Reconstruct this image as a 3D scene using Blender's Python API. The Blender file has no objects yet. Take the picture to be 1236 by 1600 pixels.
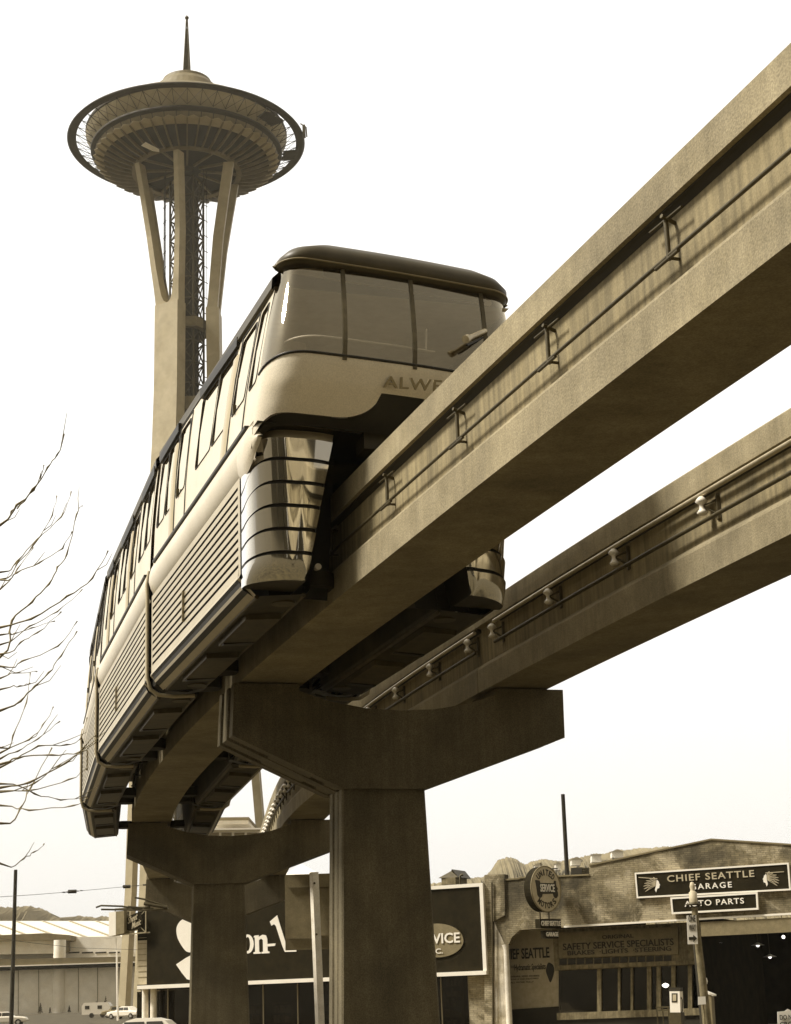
import bpy, math, random
import numpy as np
from mathutils import Vector as V, Matrix
random.seed(7)
SC = bpy.context.scene
COL = SC.collection
rad = math.radians
# ------------------------------------------------------------------ camera
FPX, PITCH, ROLL = 2655.09, .2824, -.0356
CAM = np.array([0., 0., 1.6])
_f = np.array([0, math.cos(PITCH), math.sin(PITCH)])
_u = np.array([0, -math.sin(PITCH), math.cos(PITCH)])
_r = np.array([1., 0, 0])
RR = math.cos(ROLL)*_r + math.sin(ROLL)*_u
UU = -math.sin(ROLL)*_r + math.cos(ROLL)*_u
cd = bpy.data.cameras.new('camera'); cam = bpy.data.objects.new('camera', cd); COL.objects.link(cam)
cd.sensor_fit = 'HORIZONTAL'; cd.sensor_width = 36; cd.lens = 36*FPX/1236
cd.clip_start = .5; cd.clip_end = 8000
m = Matrix.Identity(4)
for i in range(3):
    m[i][0] = RR[i]; m[i][1] = UU[i]; m[i][2] = -_f[i]; m[i][3] = CAM[i]
cam.matrix_world = m
SC.camera = cam
# ------------------------------------------------------------------ sky, sun, exposure
SUN_AZ, SUN_EL = -103., 50.          # degrees from +Y (negative = left), elevation
w = bpy.data.worlds.new('World'); SC.world = w; w.use_nodes = True
nt = w.node_tree; nt.nodes.clear()
N = nt.nodes.new; LK = nt.links.new
sky = N('ShaderNodeTexSky'); sky.sky_type = 'NISHITA'; sky.sun_disc = False
sky.sun_elevation = rad(SUN_EL); sky.sun_rotation = rad(SUN_AZ)
sky.dust_density = 5; sky.air_density = 1.5
bw = N('ShaderNodeRGBToBW'); LK(sky.outputs[0], bw.inputs[0])
tc = N('ShaderNodeTexCoord'); sx = N('ShaderNodeVectorMath'); sx.operation = 'DOT_PRODUCT'
LK(tc.outputs['Generated'], sx.inputs[0]); sx.inputs[1].default_value = (-.25, .97, 0)
mr = N('ShaderNodeMapRange'); LK(sx.outputs['Value'], mr.inputs[0])   # overcast brightest in the north west
mr.inputs[1].default_value = -.3; mr.inputs[2].default_value = .8; mr.inputs[3].default_value = .42; mr.inputs[4].default_value = 1.16
hz = N('ShaderNodeMath'); hz.operation = 'MULTIPLY_ADD'; LK(bw.outputs[0], hz.inputs[0]); hz.inputs[1].default_value = .3; hz.inputs[2].default_value = 6.2   # high white stratus over the blue
mul = N('ShaderNodeMath'); mul.operation = 'MULTIPLY'; LK(hz.outputs[0], mul.inputs[0])
sz = N('ShaderNodeSeparateXYZ'); LK(tc.outputs['Generated'], sz.inputs[0]); m3 = N('ShaderNodeMapRange'); LK(sz.outputs[2], m3.inputs[0])   # murkier towards the horizon
m3.inputs[1].default_value = .0; m3.inputs[2].default_value = .30; m3.inputs[3].default_value = .73; m3.inputs[4].default_value = 1.
m4 = N('ShaderNodeMath'); m4.operation = 'MULTIPLY'; LK(m3.outputs[0], m4.inputs[0]); LK(mr.outputs[0], m4.inputs[1]); LK(m4.outputs[0], mul.inputs[1])
tint = N('ShaderNodeVectorMath'); tint.operation = 'SCALE'; tint.inputs[0].default_value = (1, .985, .94)
LK(mul.outputs[0], tint.inputs['Scale'])
tm = N('ShaderNodeMapRange'); tm.data_type = 'FLOAT_VECTOR'; LK(sx.outputs['Value'], tm.inputs['Vector'])   # warmer, dimmer murk away from the bright side
tm.inputs['From Min'].default_value = (-.5, -.5, -.5); tm.inputs['From Max'].default_value = (.8, .8, .8)
tm.inputs['To Min'].default_value = (1, .905, .72); tm.inputs['To Max'].default_value = (1, .985, .95); LK(tm.outputs['Vector'], tint.inputs[0])
bg = N('ShaderNodeBackground'); bg.inputs[1].default_value = .12
out = N('ShaderNodeOutputWorld'); LK(tint.outputs[0], bg.inputs[0]); LK(bg.outputs[0], out.inputs[0])
sd = bpy.data.lights.new('sun', 'SUN'); sun = bpy.data.objects.new('sun', sd); COL.objects.link(sun)
sd.energy = 3.9; sd.angle = rad(12); sd.color = (1, .95, .86)
sdir = V((math.sin(rad(SUN_AZ))*math.cos(rad(SUN_EL)), math.cos(rad(SUN_AZ))*math.cos(rad(SUN_EL)), math.sin(rad(SUN_EL))))
sun.rotation_euler = (-sdir).to_track_quat('-Z', 'Y').to_euler()
SC.view_settings.view_transform = 'Standard'; SC.view_settings.look = 'None'
SC.view_settings.exposure = 0.45; SC.view_settings.gamma = 1
SC.render.engine = 'CYCLES'
# ------------------------------------------------------------------ projection helpers
def ray(x, y):
    return _f + RR*(x-618)/FPX + UU*(800-y)/FPX
def at_y(x, y, Y):
    d = ray(x, y); return V(CAM + d*(Y/d[1]))
def at_z(x, y, z):
    d = ray(x, y); return V(CAM + d*((z-1.6)/d[2]))
FA, FB = 84., .45                    # shop front line  Y = FA - FB*X
FN = V((-FB, -1, 0)).normalized()    # towards the street
FR = V((1, -FB, 0)).normalized()     # along the fronts, rightwards
def fp(x, y, dn=0.):
    """pixel on the street front plane, dn metres towards the street"""
    d = ray(x, y); base = FA - dn*math.sqrt(1+FB*FB)
    k = base/(d[1]+FB*d[0]); return V(CAM + d*k)
# ------------------------------------------------------------------ guideway centre line
SP, WB, HB = 4.415, .554, 6.844
_ss = np.linspace(-40, 120, 1601)
_kk = np.interp(_ss, [10.3132, 46.8, 51.975, 59.975], [0, .008, .008, .001])
_th = -.3471 + np.r_[0, np.cumsum((_kk[1:]+_kk[:-1])/2*.1)]
_X = np.r_[0, np.cumsum((np.sin(_th[1:])+np.sin(_th[:-1]))/2*.1)]
_Y = np.r_[0, np.cumsum((np.cos(_th[1:])+np.cos(_th[:-1]))/2*.1)]
_X += 10.0074 - _X[400]; _Y -= _Y[400]
def head(s): return float(np.interp(s, _ss, _th))
def P(s, off, z):
    t = head(s)
    return V((float(np.interp(s, _ss, _X)) + off*math.cos(t), float(np.interp(s, _ss, _Y)) - off*math.sin(t), z))
# ------------------------------------------------------------------ mesh builder
class MB:
    def __init__(s): s.v = []; s.f = []; s.m = []; s.mi = 0; s.sm = []
    def add(s, vs, fs, smooth=False):
        o = len(s.v); s.v += [tuple(v) for v in vs]
        for f in fs: s.f.append(tuple(o+i for i in f)); s.m.append(s.mi); s.sm.append(smooth)
        return s
    def hexa(s, p):      # 8 points: bottom 4 ccw, top 4
        return s.add(p, [(0, 3, 2, 1), (4, 5, 6, 7), (0, 1, 5, 4), (1, 2, 6, 5), (2, 3, 7, 6), (3, 0, 4, 7)])
    def box(s, c, ax, ay, az):   # centre and half axis vectors
        c = V(c); ax = V(ax); ay = V(ay); az = V(az)
        return s.hexa([c-ax-ay-az, c+ax-ay-az, c+ax+ay-az, c-ax+ay-az, c-ax-ay+az, c+ax-ay+az, c+ax+ay+az, c-ax+ay+az])
    def ab(s, x0, x1, y0, y1, z0, z1):
        return s.box(((x0+x1)/2, (y0+y1)/2, (z0+z1)/2), ((x1-x0)/2, 0, 0), (0, (y1-y0)/2, 0), (0, 0, (z1-z0)/2))
    def prism(s, pts, vec):
        n = len(pts); a = [V(p) for p in pts]; b = [p+V(vec) for p in a]
        s.add(a+b, [tuple(range(n)), tuple(range(2*n-1, n-1, -1))] + [(i, i+n, (i+1) % n+n, (i+1) % n) for i in range(n)])
        return s
    def poly(s, pts): return s.add(pts, [tuple(range(len(pts)))])
    def tube(s, pts, r, n=8, cap=True):
        pts = [V(p) for p in pts]; k = len(pts)
        rs = r if isinstance(r, (list, tuple)) else [r]*k
        d0 = (pts[1]-pts[0]).normalized()
        a = d0.orthogonal().normalized(); vs = []
        for i, p in enumerate(pts):
            d = (pts[min(i+1, k-1)]-pts[max(i-1, 0)]).normalized()
            a = (a - d*a.dot(d)).normalized(); b = d.cross(a)
            for j in range(n):
                t = 2*math.pi*j/n; vs.append(p+(a*math.cos(t)+b*math.sin(t))*rs[i])
        fs = [(i*n+j, i*n+(j+1) % n, (i+1)*n+(j+1) % n, (i+1)*n+j) for i in range(k-1) for j in range(n)]
        s.add(vs, fs, True)
        if cap:
            s.add(vs[:n], [tuple(range(n-1, -1, -1))]); s.add(vs[-n:], [tuple(range(n))])
        return s
    def bar(s, a, b, wx, wz, upv=(0, 0, 1)):
        a = V(a); b = V(b); d = b-a; u = V(upv); x = d.cross(u).normalized(); z = x.cross(d).normalized()
        return s.box((a+b)/2, x*wx/2, d/2, z*wz/2)
    def rings(s, rings, closed=True, smooth=False, caps=False):
        n = len(rings[0]); vs = [p for r in rings for p in r]
        e = n if closed else n-1
        fs = [(i*n+j, i*n+(j+1) % n, (i+1)*n+(j+1) % n, (i+1)*n+j) for i in range(len(rings)-1) for j in range(e)]
        s.add(vs, fs, smooth)
        if caps:
            s.add(rings[0], [tuple(range(n-1, -1, -1))]); s.add(rings[-1], [tuple(range(n))])
        return s
    def lathe(s, prof, c, n=48, smooth=True, a0=0, a1=2*math.pi):
        c = V(c); full = abs(a1-a0-2*math.pi) < 1e-6; k = n if full else n+1
        rg = [[c+V((r*math.cos(a0+(a1-a0)*j/n), r*math.sin(a0+(a1-a0)*j/n), z)) for j in range(k)] for r, z in prof]
        return s.rings(rg, closed=full, smooth=smooth)
    def cyl(s, a, b, r, n=24):
        return s.tube([a, b], r, n)
    def build(s, name, mat, parent=None, fix=True):
        me = bpy.data.meshes.new(name); me.from_pydata(s.v, [], s.f)
        for mm in (mat if isinstance(mat, (list, tuple)) else [mat]): me.materials.append(mm)
        me.polygons.foreach_set('material_index', s.m)
        me.polygons.foreach_set('use_smooth', s.sm); me.update()
        if fix:
            import bmesh
            b = bmesh.new(); b.from_mesh(me)
            bmesh.ops.recalc_face_normals(b, faces=b.faces); b.to_mesh(me); b.free()
        o = bpy.data.objects.new(name, me); COL.objects.link(o)
        return attach(o, parent)
WLOC = {}
def attach(o, parent):
    if parent:
        o.parent = parent
        l = WLOC.get(parent.name, V((0, 0, 0)))
        if l.length: o.matrix_parent_inverse = Matrix.Translation(-l)
    return o
def tag(o, label=None, cat=None, group=None, kind=None):
    if label: o['label'] = label
    if cat: o['category'] = cat
    if group: o['group'] = group
    if kind: o['kind'] = kind
    return o
def thing(name, loc, label, cat, group=None):
    o = bpy.data.objects.new(name, None); COL.objects.link(o); o.location = loc
    o.empty_display_size = .3
    WLOC[o.name] = V(loc)
    return tag(o, label, cat, group)
def text(body, org, right, up, w_, h_, mat, name, parent, depth=.02, bold=0., shear=0., spacing=1.):
    """text fitted in a w_ x h_ box whose lower left corner is org; stands depth proud"""
    cu = bpy.data.curves.new('txt', 'FONT'); cu.body = body; cu.size = 1; cu.offset = bold; cu.shear = shear
    cu.space_character = spacing; cu.extrude = .5; cu.align_x = 'LEFT'; cu.resolution_u = 3; cu.space_line = .9
    o = bpy.data.objects.new('txt', cu); COL.objects.link(o)
    dg = bpy.context.evaluated_depsgraph_get(); me = bpy.data.meshes.new_from_object(o.evaluated_get(dg))
    COL.objects.unlink(o); bpy.data.objects.remove(o)
    co = np.array([v.co[:] for v in me.vertices]); lo = co.min(0); hi = co.max(0)
    right = V(right).normalized(); up = V(up).normalized(); nn = right.cross(up); org = V(org)
    for v in me.vertices:
        c = v.co
        v.co = org + right*((c.x-lo[0])/(hi[0]-lo[0])*w_) + up*((c.y-lo[1])/(hi[1]-lo[1])*h_) + nn*((c.z+.5)*depth)
    me.materials.clear(); me.materials.append(mat); me.name = name
    for p in me.polygons: p.material_index = 0
    r = bpy.data.objects.new(name, me); COL.objects.link(r)
    return attach(r, parent)
# ------------------------------------------------------------------ materials
def T(v, s=1.):
    """warm sepia colour of luminance v"""
    a = np.interp(v, [0, .1, .3, .7, 1], [.31, .265, .215, .10, .03])*s
    b = np.interp(v, [0, .1, .3, .7, 1], [.61, .53, .42, .19, .075])*s
    return (v*(1+a), v, v*(1-b), 1)
def mat(name, v, rough=.7, var=.25, scale=3., metal=0., bump=.0, stain=0., streak=0., spec=.4, s=1., bscale=40., emit=0., fine=.0, brick=None):
    m = bpy.data.materials.new(name); m.use_nodes = True; t = m.node_tree; b = t.nodes['Principled BSDF']
    b.inputs['Roughness'].default_value = rough; b.inputs['Metallic'].default_value = metal
    b.inputs['Specular IOR Level'].default_value = spec
    n = t.nodes.new; l = t.links.new
    tc = n('ShaderNodeTexCoord'); cv = tc.outputs['Object']
    nz = n('ShaderNodeTexNoise'); nz.inputs['Scale'].default_value = scale; nz.inputs['Detail'].default_value = 8; nz.inputs['Roughness'].default_value = .65
    l(cv, nz.inputs['Vector'])
    cr = n('ShaderNodeValToRGB'); l(nz.outputs[0], cr.inputs[0])
    cr.color_ramp.elements[0].position = .32; cr.color_ramp.elements[1].position = .68
    cr.color_ramp.elements[0].color = T(v*(1-var), s); cr.color_ramp.elements[1].color = T(min(1, v*(1+var)), s)
    cur = cr.outputs[0]
    def mulby(fac_out, lo, hi, cur):
        mr = n('ShaderNodeMapRange'); l(fac_out, mr.inputs[0]); mr.inputs[1].default_value = .35; mr.inputs[2].default_value = .65
        mr.inputs[3].default_value = lo; mr.inputs[4].default_value = hi
        mx = n('ShaderNodeVectorMath'); mx.operation = 'SCALE'; l(cur, mx.inputs[0]); l(mr.outputs[0], mx.inputs['Scale'])
        return mx.outputs[0]
    if stain:
        z2 = n('ShaderNodeTexNoise'); z2.inputs['Scale'].default_value = .55; z2.inputs['Detail'].default_value = 5; z2.inputs['Distortion'].default_value = .8; l(cv, z2.inputs['Vector'])
        cur = mulby(z2.outputs[0], 1-stain, 1+stain*.6, cur)
    if streak:
        mp = n('ShaderNodeMapping'); mp.inputs['Scale'].default_value = (7, 7, .35); l(cv, mp.inputs[0])
        z3 = n('ShaderNodeTexNoise'); z3.inputs['Scale'].default_value = 1.6; z3.inputs['Detail'].default_value = 4; l(mp.outputs[0], z3.inputs['Vector'])
        cur = mulby(z3.outputs[0], 1-streak, 1+streak*.5, cur)
    if fine:
        z4 = n('ShaderNodeTexNoise'); z4.inputs['Scale'].default_value = 55; z4.inputs['Detail'].default_value = 2; l(cv, z4.inputs['Vector'])
        cur = mulby(z4.outputs[0], 1-fine, 1+fine, cur)
    if brick:
        z5 = n('ShaderNodeTexNoise'); z5.inputs['Scale'].default_value = .55; z5.inputs['Detail'].default_value = 9; z5.inputs['Roughness'].default_value = .7; z5.inputs['Distortion'].default_value = .5; l(cv, z5.inputs['Vector'])
        c5 = n('ShaderNodeValToRGB'); l(z5.outputs[0], c5.inputs[0]); c5.color_ramp.elements[0].position = .50; c5.color_ramp.elements[1].position = .58
        c5.color_ramp.elements[0].color = (0, 0, 0, 1); c5.color_ramp.elements[1].color = (.8, .8, .8, 1)
        m5 = n('ShaderNodeMixRGB'); l(c5.outputs[0], m5.inputs[0]); l(cur, m5.inputs[1]); m5.inputs[2].default_value = T(.44); cur = m5.outputs[0]
        mp = n('ShaderNodeMapping'); mp.inputs['Rotation'].default_value = (rad(90), 0, math.atan(FB)); 
        mp.vector_type = 'TEXTURE'; l(cv, mp.inputs[0])
        bt = n('ShaderNodeTexBrick'); l(mp.outputs[0], bt.inputs['Vector']); bt.inputs['Scale'].default_value = 1
        bt.inputs['Brick Width'].default_value = .26; bt.inputs['Row Height'].default_value = .09; bt.inputs['Mortar Size'].default_value = .012
        bt.inputs['Color1'].default_value = (1, 1, 1, 1); bt.inputs['Color2'].default_value = (.72, .72, .72, 1); bt.inputs['Mortar'].default_value = (brick,)*3+(1,)
        mx = n('ShaderNodeVectorMath'); mx.operation = 'MULTIPLY'; l(cur, mx.inputs[0]); l(bt.outputs[0], mx.inputs[1]); cur = mx.outputs[0]
    l(cur, b.inputs['Base Color'])
    if bump:
        bn = n('ShaderNodeTexNoise'); bn.inputs['Scale'].default_value = bscale; bn.inputs['Detail'].default_value = 4; l(cv, bn.inputs['Vector'])
        bp = n('ShaderNodeBump'); bp.inputs['Strength'].default_value = bump; bp.inputs['Distance'].default_value = .02
        l(bn.outputs[0], bp.inputs['Height']); l(bp.outputs[0], b.inputs['Normal'])
    if emit:
        b.inputs['Emission Color'].default_value = T(1, 1); b.inputs['Emission Strength'].default_value = emit
    return m
def glass(name, v=.05, a=.55, rough=.03, gt=.9):
    """thin window glass: part clear, part reflecting"""
    m = bpy.data.materials.new(name); m.use_nodes = True; t = m.node_tree; t.nodes.clear(); n = t.nodes.new; l = t.links.new
    tr = n('ShaderNodeBsdfTransparent'); tr.inputs[0].default_value = T(a, .5)
    gl = n('ShaderNodeBsdfGlossy'); gl.inputs['Roughness'].default_value = rough; gl.inputs[0].default_value = (gt, gt*.9, gt*.70, 1)
    fr = n('ShaderNodeFresnel'); fr.inputs[0].default_value = 1.5
    nz = n('ShaderNodeTexNoise'); nz.inputs['Scale'].default_value = .8; tc = n('ShaderNodeTexCoord'); l(tc.outputs['Object'], nz.inputs['Vector'])
    ad = n('ShaderNodeMath'); ad.operation = 'MULTIPLY_ADD'; l(nz.outputs[0], ad.inputs[0]); ad.inputs[1].default_value = .10; ad.inputs[2].default_value = v
    a2 = n('ShaderNodeMath'); l(ad.outputs[0], a2.inputs[0]); l(fr.outputs[0], a2.inputs[1]); a2.use_clamp = True
    mx = n('ShaderNodeMixShader'); l(a2.outputs[0], mx.inputs[0]); l(tr.outputs[0], mx.inputs[1]); l(gl.outputs[0], mx.inputs[2])
    o = n('ShaderNodeOutputMaterial'); l(mx.outputs[0], o.inputs[0]); return m
M_beam = mat('beam_concrete', .235, .85, .16, 2.5, bump=.3, stain=.25, streak=.10, fine=.18, s=.9)
M_web = mat('streaked_web_concrete', .215, .85, .12, 2.5, bump=.25, stain=.2, streak=.30, fine=.10)
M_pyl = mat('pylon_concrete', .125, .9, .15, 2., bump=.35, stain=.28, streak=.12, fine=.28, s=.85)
M_body = mat('white_train_paint', .60, .38, .05, 2., s=1.0, stain=.06, fine=.08)
M_rail = mat('beige_train_trim', .42, .4, .05, 2.)
M_louv = mat('ribbed_aluminium', .42, .38, .08, 2., metal=.35, stain=.06)
M_black = mat('black_rubber', .012, .5, .3, 6.)
M_dark = mat('dark_underframe', .035, .65, .45, 3., stain=.3)
M_hatch = mat('dusty_steel_hatch', .07, .55, .35, 4., metal=.2, stain=.3)
M_roof = mat('dark_roof_paint', .05, .45, .2, 3.)
M_chrome = mat('polished_aluminium', .84, .07, .03, 1., metal=1., s=.4)
M_blk = mat('dark_street_brick', .045, .9, .3, 1.4)
M_strip = mat('dull_aluminium_band', .36, .35, .08, 1., metal=.7)
M_glass = glass('windscreen_glass', .15, .92)
M_sglass = glass('side_window_glass', .55, .4)
M_int = mat('interior_lining', .75, .7, .2, 2.)
M_seat = mat('seat_vinyl', .12, .6, .2, 5.)
M_steel = mat('galvanised_steel', .4, .4, .2, 5., metal=.6)
M_rust = mat('dark_steel', .06, .55, .3, 8., metal=.3)
M_porc = mat('white_porcelain', .78, .25, .05, 5.)
M_need = mat('cream_needle_paint', .34, .6, .12, .25, stain=.08, fine=.05)
M_needd = mat('dark_needle_steel', .025, .7, .3, .6)
M_needm = mat('tan_needle_panel', .15, .6, .25, .5)
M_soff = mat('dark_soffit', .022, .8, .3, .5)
M_white = mat('white_paint', .82, .5, .04, 2.)
M_asph = mat('asphalt', .05, .9, .25, 1., bump=.2, stain=.2)
M_grass = mat('dry_grass', .05, .95, .5, .6, bump=.5, stain=.3)
M_walk = mat('pavement_concrete', .16, .9, .15, 1.)
M_brick = mat('weathered_brick', .21, .9, .5, 1.4, bump=.4, stain=.6, fine=.2, brick=.55)
M_plast = mat('flaking_plaster', .45, .9, .5, 1.2, bump=.4, stain=.5, streak=.3, fine=.2)
M_sign = mat('dark_sign_enamel', .016, .8, .3, 2., fine=.2, spec=.08)
M_signb = mat('brown_sign_board', .17, .7, .2, 3., fine=.15)
M_letter = mat('nose_letter_paint', .20, .5, .1, 4.)
M_cream = mat('cream_sign_paint', .42, .6, .15, 3.)
M_ink = mat('black_sign_paint', .02, .6, .2, 5.)
M_wood = mat('weathered_wood', .17, .85, .4, 4., streak=.3)
M_pwood = mat('dark_creosote_pole', .022, .8, .4, 4., streak=.3)
M_post = mat('whitewashed_post', .72, .8, .12, 4., stain=.15, fine=.15)
M_shop = glass('shop_window_glass', .0, .35, gt=.35)
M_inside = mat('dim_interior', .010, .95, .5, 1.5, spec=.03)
M_bark = mat('grey_twig_bark', .17, .9, .3, 12.)
M_car = mat('white_car_paint', .75, .2, .02, 1.)
M_carg = mat('grey_car_paint', .25, .25, .05, 1.)
M_tyre = mat('tyre_rubber', .02, .8, .2, 5.)
M_hall = mat('pale_hall_wall', .86, .8, .08, .3, stain=.06)
M_halld = mat('brown_hall_trim', .16, .8, .2, .5)
M_hroof = mat('pale_hall_roof', .70, .6, .05, .3)
M_hill = mat('wooded_hillside', .16, .95, .3, .05, stain=.0)
M_leaf = mat('dark_conifer_foliage', .05, .95, .4, 3.)
M_lamp = mat('lit_lamp', .9, .5, 0., 1., emit=1.3)
M_dk2 = mat('neutral_grey_metal', .2, .5, .2, 4.)

# ================================================================== GROUND
def gz(x, y):
    z = np.interp(y, [0, 85, 250, 300, 600, 1000], [0, 0, 1.45, 2.3, 3, 4])
    return float(z)
g = MB(); ys = [-90, -60, 0, 40, 85, 120, 160, 200, 250, 300, 400, 600, 1000, 1600]; xs = [-1200, -600, -200, -80, -40, -20, 0, 20, 40, 80, 200, 600, 1200]
vs = [(x, y, gz(x, y)) for y in ys for x in xs]; n = len(xs)
g.add(vs, [(j*n+i, j*n+i+1, (j+1)*n+i+1, (j+1)*n+i) for j in range(len(ys)-1) for i in range(n-1)])
tag(g.build('ground', M_grass, fix=False), kind='structure')
g = MB(); dr = FR
def strip(d0, d1, z, a0=-60, a1=60):
    o = V((0, FA, 0)); return [o+FR*a0+FN*d0+V((0, 0, z)), o+FR*a1+FN*d0+V((0, 0, z)), o+FR*a1+FN*d1+V((0, 0, z)), o+FR*a0+FN*d1+V((0, 0, z))]
g.poly(strip(4, 20, .004)); tag(g.build('road', M_asph, fix=False), kind='structure')
g = MB(); g.prism(strip(0.6, 4, .13), (0, 0, -.5)); tag(g.build('pavement', M_walk), kind='structure')
g = MB()
for k in range(-12, 13): 
    o = V((0, FA, .009))+FN*12+FR*k*4
    g.poly([o-FN*.06, o+FR*2-FN*.06, o+FR*2+FN*.06, o+FN*.06])
tag(g.build('road_marking', M_white, fix=False), kind='structure')

# ================================================================== GUIDEWAY BEAMS
def bprof():
    r = [(WB, 0), (WB, .40), (WB-.015, .435), (WB-.12, .52), (WB-.12, 1.13), (WB-.11, 1.155), (WB, 1.165), (WB, 1.49), (WB-.03, 1.52)]
    return r + [(-a, b) for a, b in reversed(r)]
def beam_span(off, s0, s1, label, rails, kind):
    root = thing('guideway_beam', P(s0, off, HB), label, 'monorail beam', 'concrete monorail beams')
    pr = bprof(); mb = MB(); st = np.arange(s0, s1+.01, (s1-s0)/max(2, round((s1-s0)/1.)))
    n = len(pr); R_ = [[P(s, off+u, HB+z) for u, z in pr] for s in st]
    for j in range(n):
        mb.mi = 1 if {pr[j][1], pr[(j+1) % n][1]} == {.52, 1.13} else 0
        vs = []; 
        for r in R_: vs += [r[j], r[(j+1) % n]]
        mb.add(vs, [(2*i, 2*i+1, 2*i+3, 2*i+2) for i in range(len(R_)-1)])
    mb.mi = 0; mb.poly(R_[0]); mb.poly(R_[-1])
    mb.build('beam_body', [M_beam, M_web], root)
    # shim pads
    q = MB()
    for s in (s0+.25, s1-.25): q.box(P(s, off, HB-.02), (.3, 0, 0), (0, .2, 0), (0, 0, .03))
    q.build('bearing_pad', M_black, root)
    for sg_ in (-1, 1):
        q = MB(); q.rings([[P(s, off+sg_*(WB-u), HB+z) for u, z in ((.118, 1.165), (.05, 1.160), (.05, 1.145), (.08, 1.13), (.118, 1.09))] for s in np.arange(s0, s1+.01, 1.)], caps=True)
        q.build('flange_shade_rail', M_ink, root)  # black corner rail strip added to deepen the shade under the flange
    side = -1; u0 = off+side*(WB-.12)
    srail = np.arange(s0, s1+.01, 1.)
    if kind == 'pipe':
        t = MB(); t.tube([P(s, off-WB+.02, HB+.70) for s in srail], .019, 8); t.build('conductor_pipe', M_rust, root)
        for s in rails:
            if s0 < s < s1:
                t = MB(); t.tube([P(s, off-WB+.02, HB+1.03), P(s, off-WB+.02, HB+.66)], .022, 8)
                t.tube([P(s-.02, off-WB-.03, HB+1.05), P(s+.02, u0, HB+1.02)], .02, 6)
                t.tube([P(s-.28, off-WB+.02, HB+1.02), P(s+.28, off-WB+.02, HB+1.04)], .013, 6)
                t.tube([P(s-.2, off-WB+.0, HB+.66), P(s+.2, off-WB+.0, HB+.66)], .018, 6)
                t.tube([P(s, off-WB+.02, HB+.68), P(s, u0, HB+.68)], .015, 6)
                t.build('rail_bracket', M_rust, root)
    else:
        for zz, rr in ((1.085, .035), (.72, .03)):
            t = MB(); t.tube([P(s, off-WB-.01, HB+zz) for s in srail], rr, 8); t.build('power_rail', M_steel if zz > 1 else M_rust, root)
        for s in rails:
            if s0 < s < s1:
                t = MB()
                t.box(P(s-.12, u0-.012, HB+.87), (.02, -.0, 0), (0, .05, 0), (0, 0, .17))
                t.tube([P(s-.12, u0, HB+.98), P(s+.05, off-WB-.02, HB+.92), P(s-.12, u0, HB+.76)], .022, 6)
                b_ = t.build('insulator_bracket', M_rust, root)
                t = MB(); c0 = P(s+.06, off-WB-.03, HB+.0)
                t.lathe([(0, .80), (.05, .80), (.075, .83), (.05, .86), (.035, .88), (.035, .93), (.05, .95), (.085, .98), (.06, 1.02), (.03, 1.05), (0, 1.05)], c0, 14)
                t.build('porcelain_insulator', M_porc, b_)
    return root
J = [31.0, 52.0, 73.2]
B1 = [14.9+2.45*k for k in range(-8, 28)]
B2 = [17.3, 19.8, 22.2, 24.9, 27.4, 30.0, 31.3, 33.6, 36.1] + [38.5+1.2*k for k in range(28)]
C1, C2 = -SP/2, SP/2
beam_span(C1, -4, J[0]-.015, 'concrete beam in front of the monorail, running from its nose to the upper right corner', B1, 'pipe')
beam_span(C1, J[0]+.015, J[1]-.015, 'curving concrete beam straddled by the monorail between the two nearest pylons', B1, 'pipe')
beam_span(C1, J[1]+.015, J[2]-.05, 'far concrete beam behind the second pylon, on the train side', B1, 'pipe')
beam_span(C2, -4, J[0]-.015, 'empty concrete beam with white insulators, from the near pylon to the right edge', B2, 'rail')
beam_span(C2, J[0]+.015, J[1]-.015, 'empty curving concrete beam with insulators between the two nearest pylons', B2, 'rail')
beam_span(C2, J[1]+.015, J[2]-.05, 'far empty concrete beam behind the second pylon, away from the train', B2, 'rail')

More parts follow.
